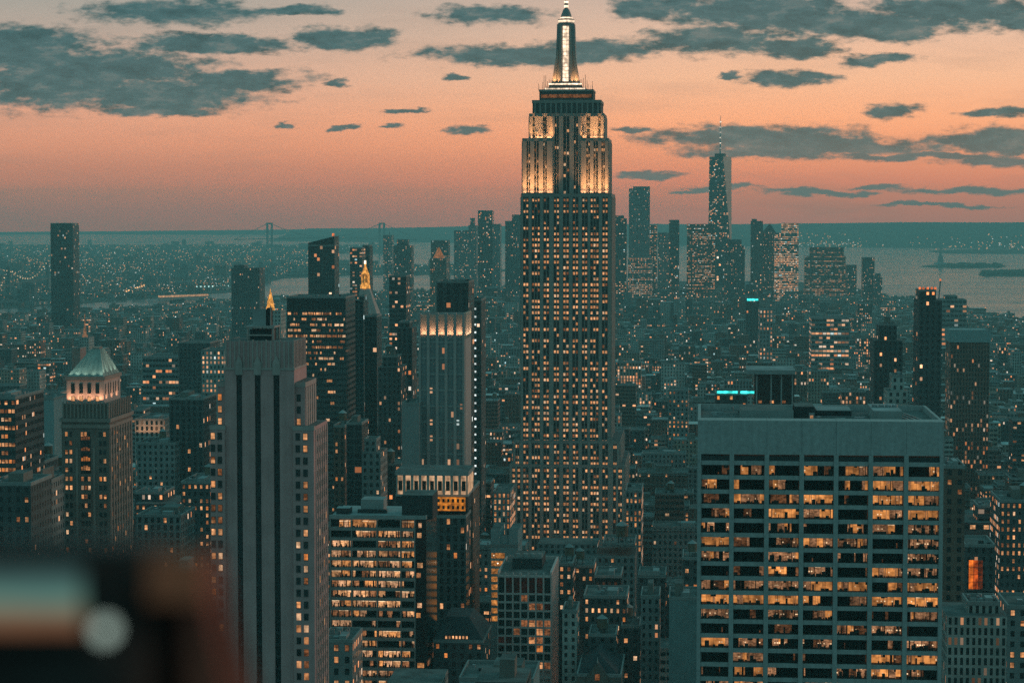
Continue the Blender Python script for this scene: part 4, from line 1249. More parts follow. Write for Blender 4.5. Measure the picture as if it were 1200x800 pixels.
tower('setback_tower', 'grey setback tower in front of the narrow black slab with the pale edge', 424, 446, 530, 1100, 24, 'punched', 2, .08, 1.3, 600, tiers=((427, 441, 516, 4, 14),), panes=12)
tower('dark_block', 'plain dark block in the gap between the setback tower and the blank grey annex', 446, 470, 545, 1130, 24, 'punched', 3, .05, 1.3, 600, roof=('tank', 'bulkhead'))

# office with open lit floors, lower left of centre
def lit_floor_office():
    B = Bld('lit_floor_office', 'office block with wide glowing floor bands and black roof box, beside the striped tower', 'office building', 386, 485.5, 606, 850, 34, see=800, short='the glowing office')
    o, X, Z = B.o, B.X, B.Z
    M = stone('dark_spandrel', (.30, .25, .235), .2)
    xs = B.x1; xe = X(499)
    b = MB(); b.box(B.x0, xs, 6, 34, 0, B.z1, M, M_ROOF_PALE); b.box(xs, xe, 0, 34, 0, B.z1 - .6, M_BLACK, M_ROOF); b.build('wall', o)
    b = MB(); b.box(B.x0, xe, -.3, .5, B.z1 - .5, B.z1 + .9, M_CONC); b.box(xe - .5, xe + .05, .5, 34, B.z1 - .5, B.z1 + .9, M_CONC); b.build('parapet', o)
    r = random.Random(14)
    mats = [lit('floor_glow', (1, .52, .25), .85, .6, 1.4), lit('floor_pale', (1, .56, .32), .85, .7, 1.6), lit('floor_dim', (1, .44, .2), .36, .7, 1.4), lit('floor_orange', (1, .43, .15), .85, .55, 1.3)]
    dark = stone('room_dark', (0, 0, 0)); furn = stone('room_furniture', (0, 0, 0)); strip = MATS['room_strip']
    cuts = [X(p) for p in (386, 411, 441, 469, 485.5)]
    for k in range(17):
        zt = Z(612 + 11.75 * k); h = 8.2 * 850 / F
        if zt < 20: break
        b = MB(); b.box(B.x0, xs, -.2, 6, zt - 11.75 * 850 / F, zt - h, M, bottom=True); b.build('spandrel', o)
        for i in range(4):
            w = cuts[i + 1] - cuts[i] - .5; xm = (cuts[i] + cuts[i + 1]) / 2
            b = MB(); x = -w / 2
            full = r.random() < (.8 if k < 9 else .45)
            while x < w / 2 - .2:
                ww = min(r.uniform(.8, 4), w / 2 - x); y = r.uniform(1.5, 4.5)
                on = r.random() < (.9 if full else .35)
                m = r.choice(mats) if on else dark
                b.face([(x, y, -h), (x + ww, y, -h), (x + ww, y, 0), (x, y, 0)], m)
                b.face([(x, .3, -h), (x, y, -h), (x, y, 0), (x, .3, 0)], furn)
                if on:
                    if r.random() < .5: b.box(x, x + ww, y - .6, y - .4, -.5, -.3, strip)
                    for _ in range(int(ww * 1.5)):
                        fx = r.uniform(x, x + ww); b.box(fx, fx + r.uniform(.15, .6), .5, .9, -h, -h + r.choice([.7, .9, 1.2, 1.7]), furn)
                x += ww
            for q in range(4): xx = -w / 2 + w * q / 3; b.box(max(-w / 2, xx - .06), min(w / 2, xx + .06), -.05, .05, -h, 0, furn)
            link('window', b.mesh('window'), o, (xm, .1, zt))
        for x in cuts[1:-1]: pass
        if r.random() < .55:
            b = MB(); xa = r.uniform(xs + .4, xe - 2.6); b.box(xa, xa + r.uniform(1, 2.6), -.06, 0, zt - h * .9, zt - h * .2, r.choice(mats)); b.build('window', o)
    b = MB()
    for x in cuts: b.box(x - .25, x + .25, -.35, -.2, 0, B.z1 - .6, M)
    b.build('column', o)
    b = MB(); b.box(X(471, 600, 3), X(507, 600, 3), 3, 20, B.z1 - 1, Z(580, 490, 3), M_DARK, M_ROOF); b.build('bulkhead', o)
    b = MB(); b.box(X(423, 600, 14), X(449, 600, 14), 14, 24, B.z1, Z(585, 430, 14), M_CONC, M_ROOF_PALE); b.box(X(419, 600, 12), X(453, 600, 12), 12, 14, B.z1, B.z1 + 1.4, M_DARK); b.build('cooling_tower', o)
    b = MB(); b.box(X(394, 600, 8), X(410, 600, 8), 8, 14, B.z1, B.z1 + 2.4, M_DARK, M_ROOF_PALE); b.build('air_handler', o)


lit_floor_office()
tower('corner_office', 'small dark office block with square lit windows at the foot of the striped tower', 375, 413, 752, 800, 24, 'punched', 2, .42, 1.2, 800, roof=('low_box', 'vents'), panes=16, bay=4.2, fl=4.4)
MR = tower('mansard_block', 'dark block with slate mansard roof and lit dormers, right of the glowing office block', 508, 566, 752, 860, 34, 'punched', 3, .12, 1.2, 800, panes=14)
xa, xc, ya, yc, zz = MR.tops[-1]
b = MB(); b.frustum((xa, xc, ya, yc), zz + 1, (xa + 4, xc - 6, ya + 6, yc - 8), MR.Z(722, 535, 6), stone('slate', (.05, .052, .055), .3)); b.build('roof', MR.o)
for i in range(7):
    x = xa + 4.5 + i * 1.35; b = MB(); b.box(x, x + .95, ya + .3, ya + 2.5, zz + 1, zz + 2.6, M_DARK); b.box(x + .12, x + .83, ya + .22, ya + .3, zz + 1.1, zz + 2.4, LITS[1]); b.build('dormer', MR.o)
NB = tower('notched_block', 'block with a blank notched parapet and orange balconies, left of the gridded white tower', 575, 607, 640, 1000, 24, stone('blank_teal_wall', (.3, .36, .36), .1), 2, 0, 1, 720)
b = MB(); b.box(NB.x0, NB.x0 + 4.2, 0, 24, NB.z1, NB.z1 + 7.4, MATS['blank_teal_wall'], M_ROOF); b.box(NB.x1 - 4.2, NB.x1, 0, 24, NB.z1, NB.z1 + 7.4, MATS['blank_teal_wall'], M_ROOF); b.box(NB.x0 + 4.3, NB.x1 - 4.3, 1, 2, NB.z1, NB.z1 + 4.8, MATS['blank_teal_wall'], M_ROOF); b.build('notched_parapet', NB.o)
for k in range(9):
    z = NB.z1 - 3 - k * 3.6; b = MB(); b.box(NB.x0 + .4, NB.x0 + 6.4, -.15, 0, z - 2.3, z, lit('balcony_glow', (1, .40, .10), .62, .75, 1.3)); b.build('window', NB.o)
for q in range(3):
    b = MB(); b.cyl(NB.x0 + 1.5 + 1.8 * q, -.7, NB.z1 - 4.2 - 3.6 * q, NB.z1 - 3.8 - 3.6 * q, .25, .25, lit('beacon', (0, 0, 0), 1), 6); b.build('lamp', NB.o)


def gridded_tower():
    B = Bld('gridded_tower', 'white-gridded box tower with large square dark windows, in front of the floodlit stepped skyscraper', 'office tower', 583, 646, 673, 930, 44, see=800, short='the white-grid tower')
    o, X, Z = B.o, B.X, B.Z
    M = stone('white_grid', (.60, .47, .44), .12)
    x0, x1, z1 = B.x0, B.x1, B.z1
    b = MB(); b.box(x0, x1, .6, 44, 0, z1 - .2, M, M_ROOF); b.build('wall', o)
    b = MB(); n = 7
    for i in range(n + 1):
        xx = x0 + (x1 - x0) * i / n; b.box(max(x0, xx - .34), min(x1, xx + .34), -.35, .6, 0, z1 + .8, M)
    fl = 3.58; rows = [z1 - .8]; rows += [z1 - 8.2 - fl * k for k in range(29)]
    for z in rows: b.box(x0 + .35, x1 - .35, -.2, .6, z - .38, z + .38, M, bottom=True)
    b.build('grid', o)
    b = MB()
    for k in range(15): yy = .6 + 43.4 * k / 14; b.box(x1, x1 + .3, yy - .5, yy + .5, 0, z1 - .2, M)
    b.box(x1 - .6, x1 + .3, .6, 44, z1 - .2, z1 + 1.2, M); b.box(x0, x0 + .6, .6, 44, z1 - .2, z1 + 1.2, M); b.box(x0, x1, 43.4, 44, z1 - .2, z1 + 1.2, M); b.build('parapet', o)
    b = MB(); b.box(x0 + 5, x1 - 5, 16, 38, z1 - .2, z1 + 4.4, M_DARK, M_ROOF); b.build('bulkhead', o)
    for q in range(4): b = MB(); b.cyl(x0 + 7 + 3.2 * q, 20, z1 + 4.4, z1 + 6, 1.1, 1.1, M_CONC, 10); b.build('cooling_tower', o)
    red = lit('red_room', (1, .2, .1), .015, .7, 1.2); r = random.Random(6)
    pattern = {4: '...dpdd', 5: '.....pd', 6: 'rr..pd.', 7: '.....o.', 9: 'ppB..Bd', 10: 'BBB..BB', 2: '....ddr'}
    cw = (x1 - x0) / n; cnt = 0
    for j in range(len(rows) - 1):
        za, zb_ = rows[j + 1] + .38, rows[j] - .38
        if zb_ < 70: break
        for i in range(n):
            c = pattern.get(j, '.......')[i] if j else r.choice('rr.')
            m = {'.': M_BLACK, 'r': red, 'd': LITS[2], 'p': LITS[0], 'B': LITS[1], 'o': LITS[4]}[c]
            if c == '.' and r.random() < .05: m = LITS[2]
            b = MB(); w = cw / 2 - .34
            b.face([(-w, .5, 0), (w, .5, 0), (w, .5, zb_ - za), (-w, .5, zb_ - za)], m)
            b.box(-.05, .05, .3, .45, 0, zb_ - za, M_WFRAME)
            if c in 'pBo' and r.random() < .7: b.face([(-w, .46, (zb_ - za) * .55), (w * r.uniform(-.2, 1), .46, (zb_ - za) * .55), (w * r.uniform(-.2, 1), .46, zb_ - za), (-w, .46, zb_ - za)], LITS[2])
            link('window', b.mesh('window'), o, (x0 + cw * (i + .5), 0, za)); cnt += 1


gridded_tower()
tower('near_roof', 'low teal roof edge at the bottom of the photo, before the gridded white tower', 538, 625, 797, 760, 30, stone('blank_teal_wall', (.3, .36, .36), .1), 2, 0, 1, 800, roof=('low_box', 'bulkhead'))

# --- between the gridded tower and the pale slab
WB = tower('warehouse_block', 'wide low block with pale roofline and conical water tank, before the great floodlit tower', 625, 744, 652, 1130, 40, 'punched', 2, .05, 1.2, 680, tiers=((630, 700, 637, 10, 22), (706, 744, 638, 6, 30)), roof=('vents',), panes=10)
water_tank(WB.o, WB.X(729, 640, 10), 10, WB.tops[-1][4], 1.5)
tower('office_block', 'dark block with small pairs of lit windows just right of the gridded white tower', 654, 671, 662, 1010, 26, 'punched', 3, .6, 1.4, 720, panes=34, roof=('tank',))
tower('mechanical_block', 'black windowless rooftop box midway between the gridded white tower and the pale slab', 697, 728, 676, 960, 24, M_BLACK, 3, 0, 1, 696, roof=('low_box',))
tower('loft_block', 'dark loft with three bright rows of square lit windows below the black rooftop box', 684, 735, 700, 925, 26, 'punched', 3, .62, 1.4, 745, panes=60, roof=('low_box', 'vents'), bay=2.6)
tower('loft_block', 'block with a bright cluster of lit windows left of the black rooftop box', 673, 696, 664, 1030, 22, 'punched', 3, .5, 1.4, 700, panes=26, roof=('tank',))
tower('small_grid_block', 'small pale block with two columns of dark windows, right foot of the gridded tower', 659, 676, 717, 880, 20, 'punched', 4, .02, 1.0, 760, bay=3.0, fl=3.2, roof=('bulkhead',))
tower('row_block', 'dark block with single lit windows stacked beside the small pale block', 690, 722, 745, 880, 20, 'punched', 3, .22, 1.3, 765, panes=14, roof=('tank', 'bulkhead'))
GC = tower('gabled_hall', 'brownish steep-gabled hall with a pinnacled gable front at the bottom edge of the photo', 676, 728, 792, 850, 40, stone('brown_hall_wall', (.17, .13, .11), .25), 1, 0, 1, 800, cat='hall')
b = MB(); z = GC.z1; xm = GC.X(701); w = (GC.x1 - GC.x0) / 2
zr = GC.Z(762, 701, 12)
b.face([(xm - w, 1, z), (xm, 8, zr), (xm, 38, zr), (xm - w, 39, z)], stone('slate', (0, 0, 0))); b.face([(xm, 8, zr), (xm + w, 1, z), (xm + w, 39, z), (xm, 38, zr)], stone('slate', (0, 0, 0)))
b.face([(xm - w, 1, z), (xm + w, 1, z), (xm, 8, zr)], stone('slate', (0, 0, 0))); b.build('roof', GC.o)
b = MB(); g = 4.2; zg = GC.Z(776, 701)
b.face([(xm - g, -.6, z - 4), (xm + g, -.6, z - 4), (xm + g, -.6, z), (xm, -.6, zg), (xm - g, -.6, z)], MATS['brown_hall_wall'])
b.face([(xm - g, -.6, z), (xm, -.6, zg), (xm, 7, zg), (xm - g, 7, z)], stone('slate', (0, 0, 0))); b.face([(xm, -.6, zg), (xm + g, -.6, z), (xm + g, 7, z), (xm, 7, zg)], stone('slate', (0, 0, 0)))
b.cyl(xm, -.3, zg, zg + 2.5, .35, .05, M_CONC, 6); b.build('gable', GC.o)
b = MB(); b.box(xm - .9, xm + .9, -.75, -.6, z - 1.5, z + 1.0, LITS[2]); b.build('window', GC.o)
tower('pale_slab_tower', 'slender pale tower with two columns of small dull windows left of the pale office slab', 751, 773, 700, 900, 22, 'punched', 2, .10, .9, 800, roof=('bulkhead',), bay=2.8, fl=3.4)
tower('dark_slender_tower', 'dark slender block with a column of white lights, left of the slender pale tower', 728, 750, 735, 915, 22, 'punched', 3, .14, 1.3, 800, panes=20, roof=('tank',))
SB = tower('sign_block', 'dark block carrying a pale rooftop lettering board, left of the pale office slab', 748, 780, 676, 1010, 26, 'punched', 3, .10, 1.2, 700, panes=8, roof=('low_box',))
b = MB(); b.box(SB.X(750), SB.X(774), -.3, .1, SB.z1 + .8, SB.z1 + 3.0, M_CONC); b.build('signboard', SB.o)
tower('teal_block', 'plain pale-teal block with blank walls touching the left edge of the pale office slab', 784, 818, 702, 880, 26, stone('blank_teal_wall2', (.2, .25, .25), .25), 2, 0, 1, 800, roof=('low_box', 'bulkhead'))
tower('stair_block', 'block with a vertical stack of lit windows, left edge of the pale office slab', 800, 820, 655, 1000, 24, 'punched', 3, .22, 1.3, 700, panes=12, roof=('tank',))
tower('wing_block', 'pier-fronted wing with dense lit windows, right foot of the floodlit stepped skyscraper', 733, 752, 576, 1230, 34, 'pier', 2, .62, 1.3, 640, panes=60, bay=2.2, fl=3.4)
tower('wing_block', 'pier-fronted wing with dense lit windows, left foot of the floodlit stepped skyscraper', 578, 598, 577, 1240, 34, 'pier', 2, .55, 1.3, 640, panes=50, bay=2.2, fl=3.4)
tower('lit_loft', 'bright loft block with clustered lit windows between the great tower and the pale slab', 783, 807, 458, 1900, 30, 'punched', 2, .6, 1.4, 515, panes=40, bay=3.4)

# --- right of the pale slab
tower('brick_tower', 'brown brick tower with regular dark windows right against the pale office slab', 1107, 1131, 548, 820, 26, 'punched', 1, .03, 1.2, 800, roof=('low_box', 'vents'), panes=6, side=.03)
AT = tower('atrium_block', 'block with a tall glowing orange atrium window, right of the brown brick tower', 1131, 1166, 640, 900, 26, 'punched', 3, .04, 1.2, 705, cat='building')
X, Z = AT.X, AT.Z
om = lit('atrium_orange', (1.0, .22, .025), 1.05, .5, .5)
for k in range(4):
    for i in range(3):
        b = MB(); xa = X(1138.6) + i * 1.9; za = Z(682) + k * 3.0; b.box(xa, xa + 1.75, -.2, 0, za, za + 2.8, om if i == 0 else (lit('atrium_red', (1.0, .16, .02), .6, .6, .5) if i == 1 else lit('atrium_dim', (1.0, .2, .06), .12, .8, .8))); b.build('window', AT.o)
for px in (1137, 1154): b = MB(); b.box(X(px), X(px + 7), -2.4, -.3, Z(690), Z(682.5), M_BLACK, M_ROOF); b.build('air_handler', AT.o)
tower('flat_roof_block', 'broad block with a pale boxy rooftop plant, behind the glowing orange atrium', 1128, 1176, 612, 1050, 30, 'ribbon', 3, .25, 1.0, 640, tiers=((1146, 1178, 594, 6, 18),), roof=('low_box', 'vents'), panes=20, fl=4.5)
tower('pale_terrace_block', 'pale stepped masonry block with dim orange windows in the bottom right corner', 1110, 1180, 722, 700, 26, 'pier', 4, .12, .4, 800, tiers=((1134, 1172, 708, 6, 16),), roof=('low_box', 'vents'), bay=1.9, fl=3.2)
tower('lit_block', 'dark tower with a grid of small lit windows at the right edge of the photo', 1172, 1225, 588, 1000, 34, 'punched', 3, .5, 1.4, 705, roof=('tank', 'bulkhead'), panes=70, bay=2.6)
tower('edge_block', 'pale low block cut by the right edge, below the dark tower with the lit grid', 1181, 1228, 712, 760, 26, 'punched', 2, .3, .7, 800, panes=16, roof=('low_box',))
RT = tower('dark_highrise', 'tall dark tower with red roof beacons and a crane behind, above the pale slab', 1077, 1104, 352, 1350, 34, 'punched', 3, .05, 1.8, 492, tiers=((1077.5, 1097, 341, 3, 24),), cat='skyscraper', short='the beacon high-rise', fl=3.8)
bm = lit('red_beacon', (1, .24, .08), 1.1, .3)
for px in (1078, 1082, 1087, 1092, 1096): b = MB(); x = RT.X(px, 341, 4); b.cyl(x, 4, RT.tops[-1][4] + .9, RT.tops[-1][4] + 2.4, .7, .7, bm, 6); b.build('beacon', RT.o)
CR = tag(bpy.data.objects.new('tower_crane', None), 'thin tower crane with its jib raised behind the dark high-rise with roof beacons', 'crane'); C.objects.link(CR)
p = at(1098, 372, 1450); CR.location = (p[0], p[1], 0); q = at(1102, 329, 1450)
b = MB(); b.box(-.8, .8, -.8, .8, 0, p[2], M_STEEL); b.build('mast', CR)
b = MB(); b.bar((0, 0, p[2]), (q[0] - p[0], 0, q[2]), .4, M_STEEL); b.build('jib', CR)
b = MB(); b.cyl(q[0] - p[0], 0, q[2], q[2] + 1.2, .6, .6, bm, 6); b.build('beacon', CR)
tower('dark_stepped_tower', 'dark stepped tower left of the dark high-rise with beacons, few windows lit', 1024, 1058, 399, 1450, 34, 'punched', 3, .04, 1.7, 480, tiers=((1030, 1051, 381, 4, 22),), roof=('bulkhead',))
tower('stone_gable_tower', 'pale stone block with stepped corners in front of the dark stepped tower', 1040, 1064, 458, 1150, 24, 'punched', 4, .08, 1.3, 482, tiers=((1045, 1060, 441, 4, 14),))
tower('blank_cap_block', 'broad block with a blank pale cap above rows of dull orange windows, at the right', 1114, 1160, 388, 1750, 34, 'pier', 5, .14, .6, 440, bay=2.4, cat='office tower', short='the blank-cap block')
bc = C.objects['blank_cap_block']
b = MB(); b.box(-16.2, 16.2, -.4, 34.4, 260 - 151 * 1750 / F, 260 - 138 * 1750 / F + .6, stone('blank_teal_wall', (.3, .36, .36), .1)); b.build('blank_cap', bc)
CB = tower('columned_penthouse_tower', 'dark tower with tall white columns under a projecting flat roof, behind the pale office slab', 884, 931, 438, 1050, 26, M_BLACK, 3, 0, 1, 482, cat='office tower')
X, Z = CB.X, CB.Z
for px in (887, 904, 916, 929): b = MB(); b.box(X(px) - .35, X(px) + .35, -1.0, 0, Z(500), CB.z1, M_CONC); b.build('column', CB.o)
b = MB(); b.box(X(875), X(932), -3, 26, CB.z1, CB.z1 + 2.0, M_CONC, M_ROOF_PALE, bottom=True); b.build('roof', CB.o)
for k in range(5):
    for i in range(6):
        if rng.random() < .5: b = MB(); xa = X(889 + 7 * i); b.box(xa, xa + 1.7, -.12, 0, Z(464 + 6 * k), Z(461 + 6 * k), LITS[pick() % 10]); b.build('window', CB.o)
NS = tower('neon_roof_block', 'low dark block with a glowing cyan tube on its roof, beside the columned tower', 838, 876, 462, 1120, 22, 'punched', 3, .3, 1.2, 482, panes=16)
nm = lit('cyan_neon', (.05, .92, .95), 2.6, 0)
for a, c in ((840.5, 864.5), (868, 892.5)):
    b = MB(); b.box(NS.X(a), NS.X(c), -.6, -.2, NS.Z(459), NS.Z(456.2), nm); b.build('neon_tube', NS.o)
tower('hotel_block', 'stepped block with rows of lights on the far right shore, beside the dark high-rise', 1104, 1133, 351, 3300, 60, 'ribbon', 2, .42, 2.2, 372, tiers=((1108, 1122, 347, 8, 30),), fl=7, bay=6)
tower('long_lit_block', 'long flat block with two rows of dense small lights across the right-hand city', 951, 995, 373, 3000, 60, 'ribbon', 2, .6, 1.6, 390, fl=6, bay=5)
tower('lit_grid_block', 'squarish block with a bright irregular grid of lights above the columned tower', 890, 906, 363, 3200, 50, 'punched', 2, .75, 2.0, 386, fl=6, bay=5)
NC = tower('cyan_top_block', 'distant block with a short cyan light along its roof, left of the bright light grid', 874, 890, 350, 3600, 50, 'punched', 3, .1, 1.5, 362, fl=6, bay=6)
b = MB(); b.box(NC.x0 + 2, NC.x1 - 2, -1, 0, NC.z1 - 3, NC.z1, nm); b.build('neon_tube', NC.o)

# --- far towers on the skyline
def far(name, label, pl, pr, pt, D, see, style='glass', col=3, lt=.12, gain=1.6, tiers=(), roof=(), bay=3.4, fl=4.2, depth=45, **k):
    return tower(name, label, pl, pr, pt, D, depth, style, col, lt, gain, see, tiers, roof, 0, bay, fl, 'skyscraper', **k)


SP = tower('spire_tower', 'small pale block with a thin lit spire rising behind the green pyramid roof', 93, 104, 396, 2700, 24, 'punched', 4, .04, 1.0, 412, roof=())
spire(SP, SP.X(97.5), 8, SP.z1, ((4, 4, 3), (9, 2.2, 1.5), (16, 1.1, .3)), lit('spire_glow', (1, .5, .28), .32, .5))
tower('pinkish_slab', 'narrow pinkish slab with one lit window, behind the left side of the green pyramid roof', 84, 94, 408, 2500, 24, stone('pink_brick', (.34, .17, .14), .2), 1, 0, 1, 440)
far('glass_highrise', 'lone dark glass high-rise standing against the far shore at the left', 59, 85, 262, 4300, 345, 'glass', 3, .035, 1.3, short='the lone high-rise')
far('dark_highrise', 'wide dark high-rise pair of equal height, left of the sloped-top tower', 271, 304, 314, 3600, 356, 'punched', 3, .05, 1.6, tiers=((274, 286, 311, 4, 30),))
SL = far('sloped_top_tower', 'tall dark glass tower whose top slopes up to the right, above the black office slab', 361, 392, 288, 2400, 349, 'glass', 3, .06, 1.5, short='the sloped-top tower', depth=30)
b = MB(); a, c, z = SL.x0, SL.x1, SL.z1; zl, zr = SL.Z(286), SL.Z(277)
P8 = [(a, 0, z), (c, 0, z), (c, 30, z), (a, 30, z)]; Q8 = [(a, 0, zl + 1), (c, 0, zr), (c, 30, zr), (a, 30, zl + 1)]
for i in range(4): j = (i + 1) % 4; b.face([P8[i], P8[j], Q8[j], Q8[i]], M_BLACK)
b.face(Q8, M_ROOF); b.build('sloped_top', SL.o)
b = MB(); x = SL.X(389, 277); b.cyl(x, 8, zr, zr + 3, 1.2, 1.2, bm, 6); b.build('beacon', SL.o)
far('slender_tower', 'slender tower with one bright strip of lights, right of the sloped-top tower', 410, 424, 291, 2900, 340, 'ribbon', 3, .35, 1.8, depth=30)
far('slender_tower', 'slender dark tower right behind the gilded lantern, without lights', 425, 433, 288, 3000, 306, 'glass', 3, .04, 1.5, depth=30)
far('rippled_tower', 'slim tower with a thin aerial on the skyline right of the bridge tower', 449, 459, 276, 6000, 300, 'punched', 2, .25, 2.0, roof=('mast', 'mast'))
far('rounded_top_tower', 'dark skyline tower with a lit line under its cap, right of the aerial-topped tower', 461, 482, 288, 5200, 305, 'punched', 3, .14, 2.0, tiers=((465, 478, 281, 6, 24),))
far('flat_tower', 'dark flat-topped tower with one orange pyramid lit before it, skyline left of centre', 505, 525, 282, 5600, 312, 'punched', 3, .14, 2.0)
OP = far('orange_pyramid_block', 'block with a small orange lit pyramid roof below the flat-topped skyline tower', 504, 523, 303, 4600, 330, 'punched', 1, .3, 1.6)
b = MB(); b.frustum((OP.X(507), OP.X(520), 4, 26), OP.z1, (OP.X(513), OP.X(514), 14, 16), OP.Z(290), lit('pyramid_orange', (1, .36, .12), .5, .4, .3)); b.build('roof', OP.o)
far('stepped_deco_tower', 'stepped deco tower with a small pinnacle on the skyline left of the great tower', 532, 549, 270, 6000, 300, 'punched', 2, .12, 2.0, tiers=((549, 558, 264, 0, 40), (551, 556, 256, 6, 20)), roof=('mast',))
far('twin_bank_tower', 'dark flat tower tallest in the downtown cluster left of the great tower', 560, 577, 247, 6100, 300, 'glass', 3, .08, 2.0)
far('shoulder_tower', 'shorter tower leaning on the right side of the tallest downtown tower', 577, 586, 263, 6050, 300, 'punched', 2, .10, 2.0)
far('stepped_tower', 'stepped dark tower just left of the great tower on the skyline', 592, 611, 259, 5600, 300, 'punched', 3, .12, 2.0, tiers=((600, 612, 252, 4, 30),))
far('curved_tower', 'dark round-shouldered tower just right of the great tower on the skyline', 719, 734, 256, 5200, 330, 'ribbon', 3, .12, 2.0, tiers=((721, 731, 253, 6, 24),))
far('residential_tower', 'tall grey tower with a dark cap, first tall one right of the great tower', 737, 761, 221, 5600, 315, 'punched', 2, .10, 1.7, short='the tall grey tower', tiers=((742, 761.5, 219, 4, 26),))
far('lit_base_block', 'block with brightly lit lower floors at the foot of the tall grey tower', 736, 764, 302, 5300, 322, 'punched', 2, .85, 2.0)
far('narrow_lit_tower', 'narrow block with a lit right face right of the tall grey tower', 761, 770, 264, 5700, 318, 'ribbon', 2, .35, 1.8)
far('dark_tower', 'narrow dark tower with a square top in the gap left of the tapering glass tower', 784, 796, 258, 5900, 312, 'glass', 3, .08, 2.0)
far('grey_tower', 'short grey tower between the narrow lit block and the square-topped dark tower', 771, 784, 273, 5800, 312, 'punched', 2, .14, 2.0)
far('wide_lit_block', 'wide block dotted with lights directly in front of the tapering glass tower', 805, 838, 263, 5500, 330, 'ribbon', 1, .38, 1.5, short='the wide lit block')
far('dark_front_block', 'dark rounded block at the right foot of the tapering glass tower', 849, 873, 288, 5400, 330, 'punched', 3, .14, 1.8, tiers=((854, 869, 281, 6, 26),))
far('angled_tower', 'slim dark tower with a slanted top, right of the tapering glass tower', 880, 894, 259, 6100, 320, 'glass', 3, .05, 2.0, tiers=((881, 887, 257, 4, 20),))
LT = far('glowing_tower', 'block whose whole face glows with lit windows, on the right of downtown', 908, 936, 273, 6000, 320, 'ribbon', 2, 1.0, 2.2, bay=4, fl=4.5, short='the glowing block', tiers=((916, 936, 262, 3, 34),))
PY = far('pyramid_top_tower', 'dark tower with a low pyramid top, left of the glowing block', 894, 909, 272, 6150, 320, 'punched', 3, .16, 1.6)
b = MB(); b.frustum((PY.x0, PY.x1, 0, 45), PY.z1, (PY.X(901), PY.X(902), 20, 24), PY.Z(262), M_DARK); b.build('roof', PY.o)
far('mansard_tower', 'broad dark-capped block with reddish lit floors near the water', 943, 991, 300, 6300, 345, 'ribbon', 1, .45, 1.0, tiers=((949, 989, 290, 6, 34),), bay=5)
far('small_tower', 'small dark tower in the notch right of the broad dark-capped block', 992, 1004, 311, 6200, 345, 'punched', 3, .18, 2.0)
far('shore_tower', 'tall speckled tower at the water edge right of downtown', 1011, 1025, 302, 6000, 347, 'punched', 3, .22, 1.8)
far('shore_tower', 'short rounded tower hugging the right side of the tall speckled shore tower', 1025, 1034, 325, 5950, 350, 'punched', 3, .2, 1.8, tiers=((1026, 1032, 321, 4, 20),))
far('shore_block', 'low shore block with bright lit rows, left of the dark stepped tower', 1005, 1022, 356, 4300, 372, 'punched', 3, .5, 2.0)


def tapering_tower():
    B = Bld('tapering_glass_tower', 'tapering glass tower with slanting triangular faces and a tall needle, highest on the far skyline', 'skyscraper', 830, 857.5, 270, 6300, 62, see=300, short='the tapering tower')
    o, X, Z = B.o, B.X, B.Z
    x0, x1 = B.x0, B.x1; d = x1 - x0; zb = Z(300); zt = Z(184)
    xm = (x0 + x1) / 2
    gl = FAC['glass']
    b = MB(); b.box(x0, x1, 0, d, 0, zb, gl, M_ROOF, 6, 7, (.55, .1, 2)); b.build('podium', o)
    base = [(x0, 0, zb), (x1, 0, zb), (x1, d, zb), (x0, d, zb)]
    top = [(x0 + d * .62, d * .04, zt), (x1 - d * .02, d * .62, zt), (x0 + d * .4, d * .98, zt), (x0 + d * .03, d * .40, zt)]
    side = glossy('mirror_glass', (.13, .125, .12), .5, .25)
    b = MB(); A = (.6, .12, 1.2)
    for i in range(4):
        j = (i + 1) % 4
        # upright and inverted triangles alternate
        b.face([base[i], base[j], top[i]], gl if i == 0 else side, [(0, 0), (20, 0), (10, 80)], A)
        b.face([base[j], top[j], top[i]], gl if i == 3 else side, [(20, 0), (20, 80), (10, 80)], A)
    b.face(top, M_ROOF); b.build('shaft', o)
    b = MB(); b.cyl(xm, d * .5, zt, zt + 9, 16, 16, M_DARK, 14); b.build('roof_ring', o)
    zs = Z(136)
    b = MB(); b.cyl(xm, d * .5, zt + 9, zt + (zs - zt) * .4, 2.6, 2.0, M_STEEL, 8); b.cyl(xm, d * .5, zt + (zs - zt) * .4, zs, 2.0, .5, M_STEEL, 8); s_ = b.build('needle', o)
    for k in range(6): b = MB(); zz = zt + 22 + k * (zs - zt - 26) / 6; b.cyl(xm, d * .5, zz, zz + 3.5, 2.4, 2.4, lit('needle_light', (1, .9, .8), 1.2, 0), 6); b.build('light_ring', s_)


tapering_tower()


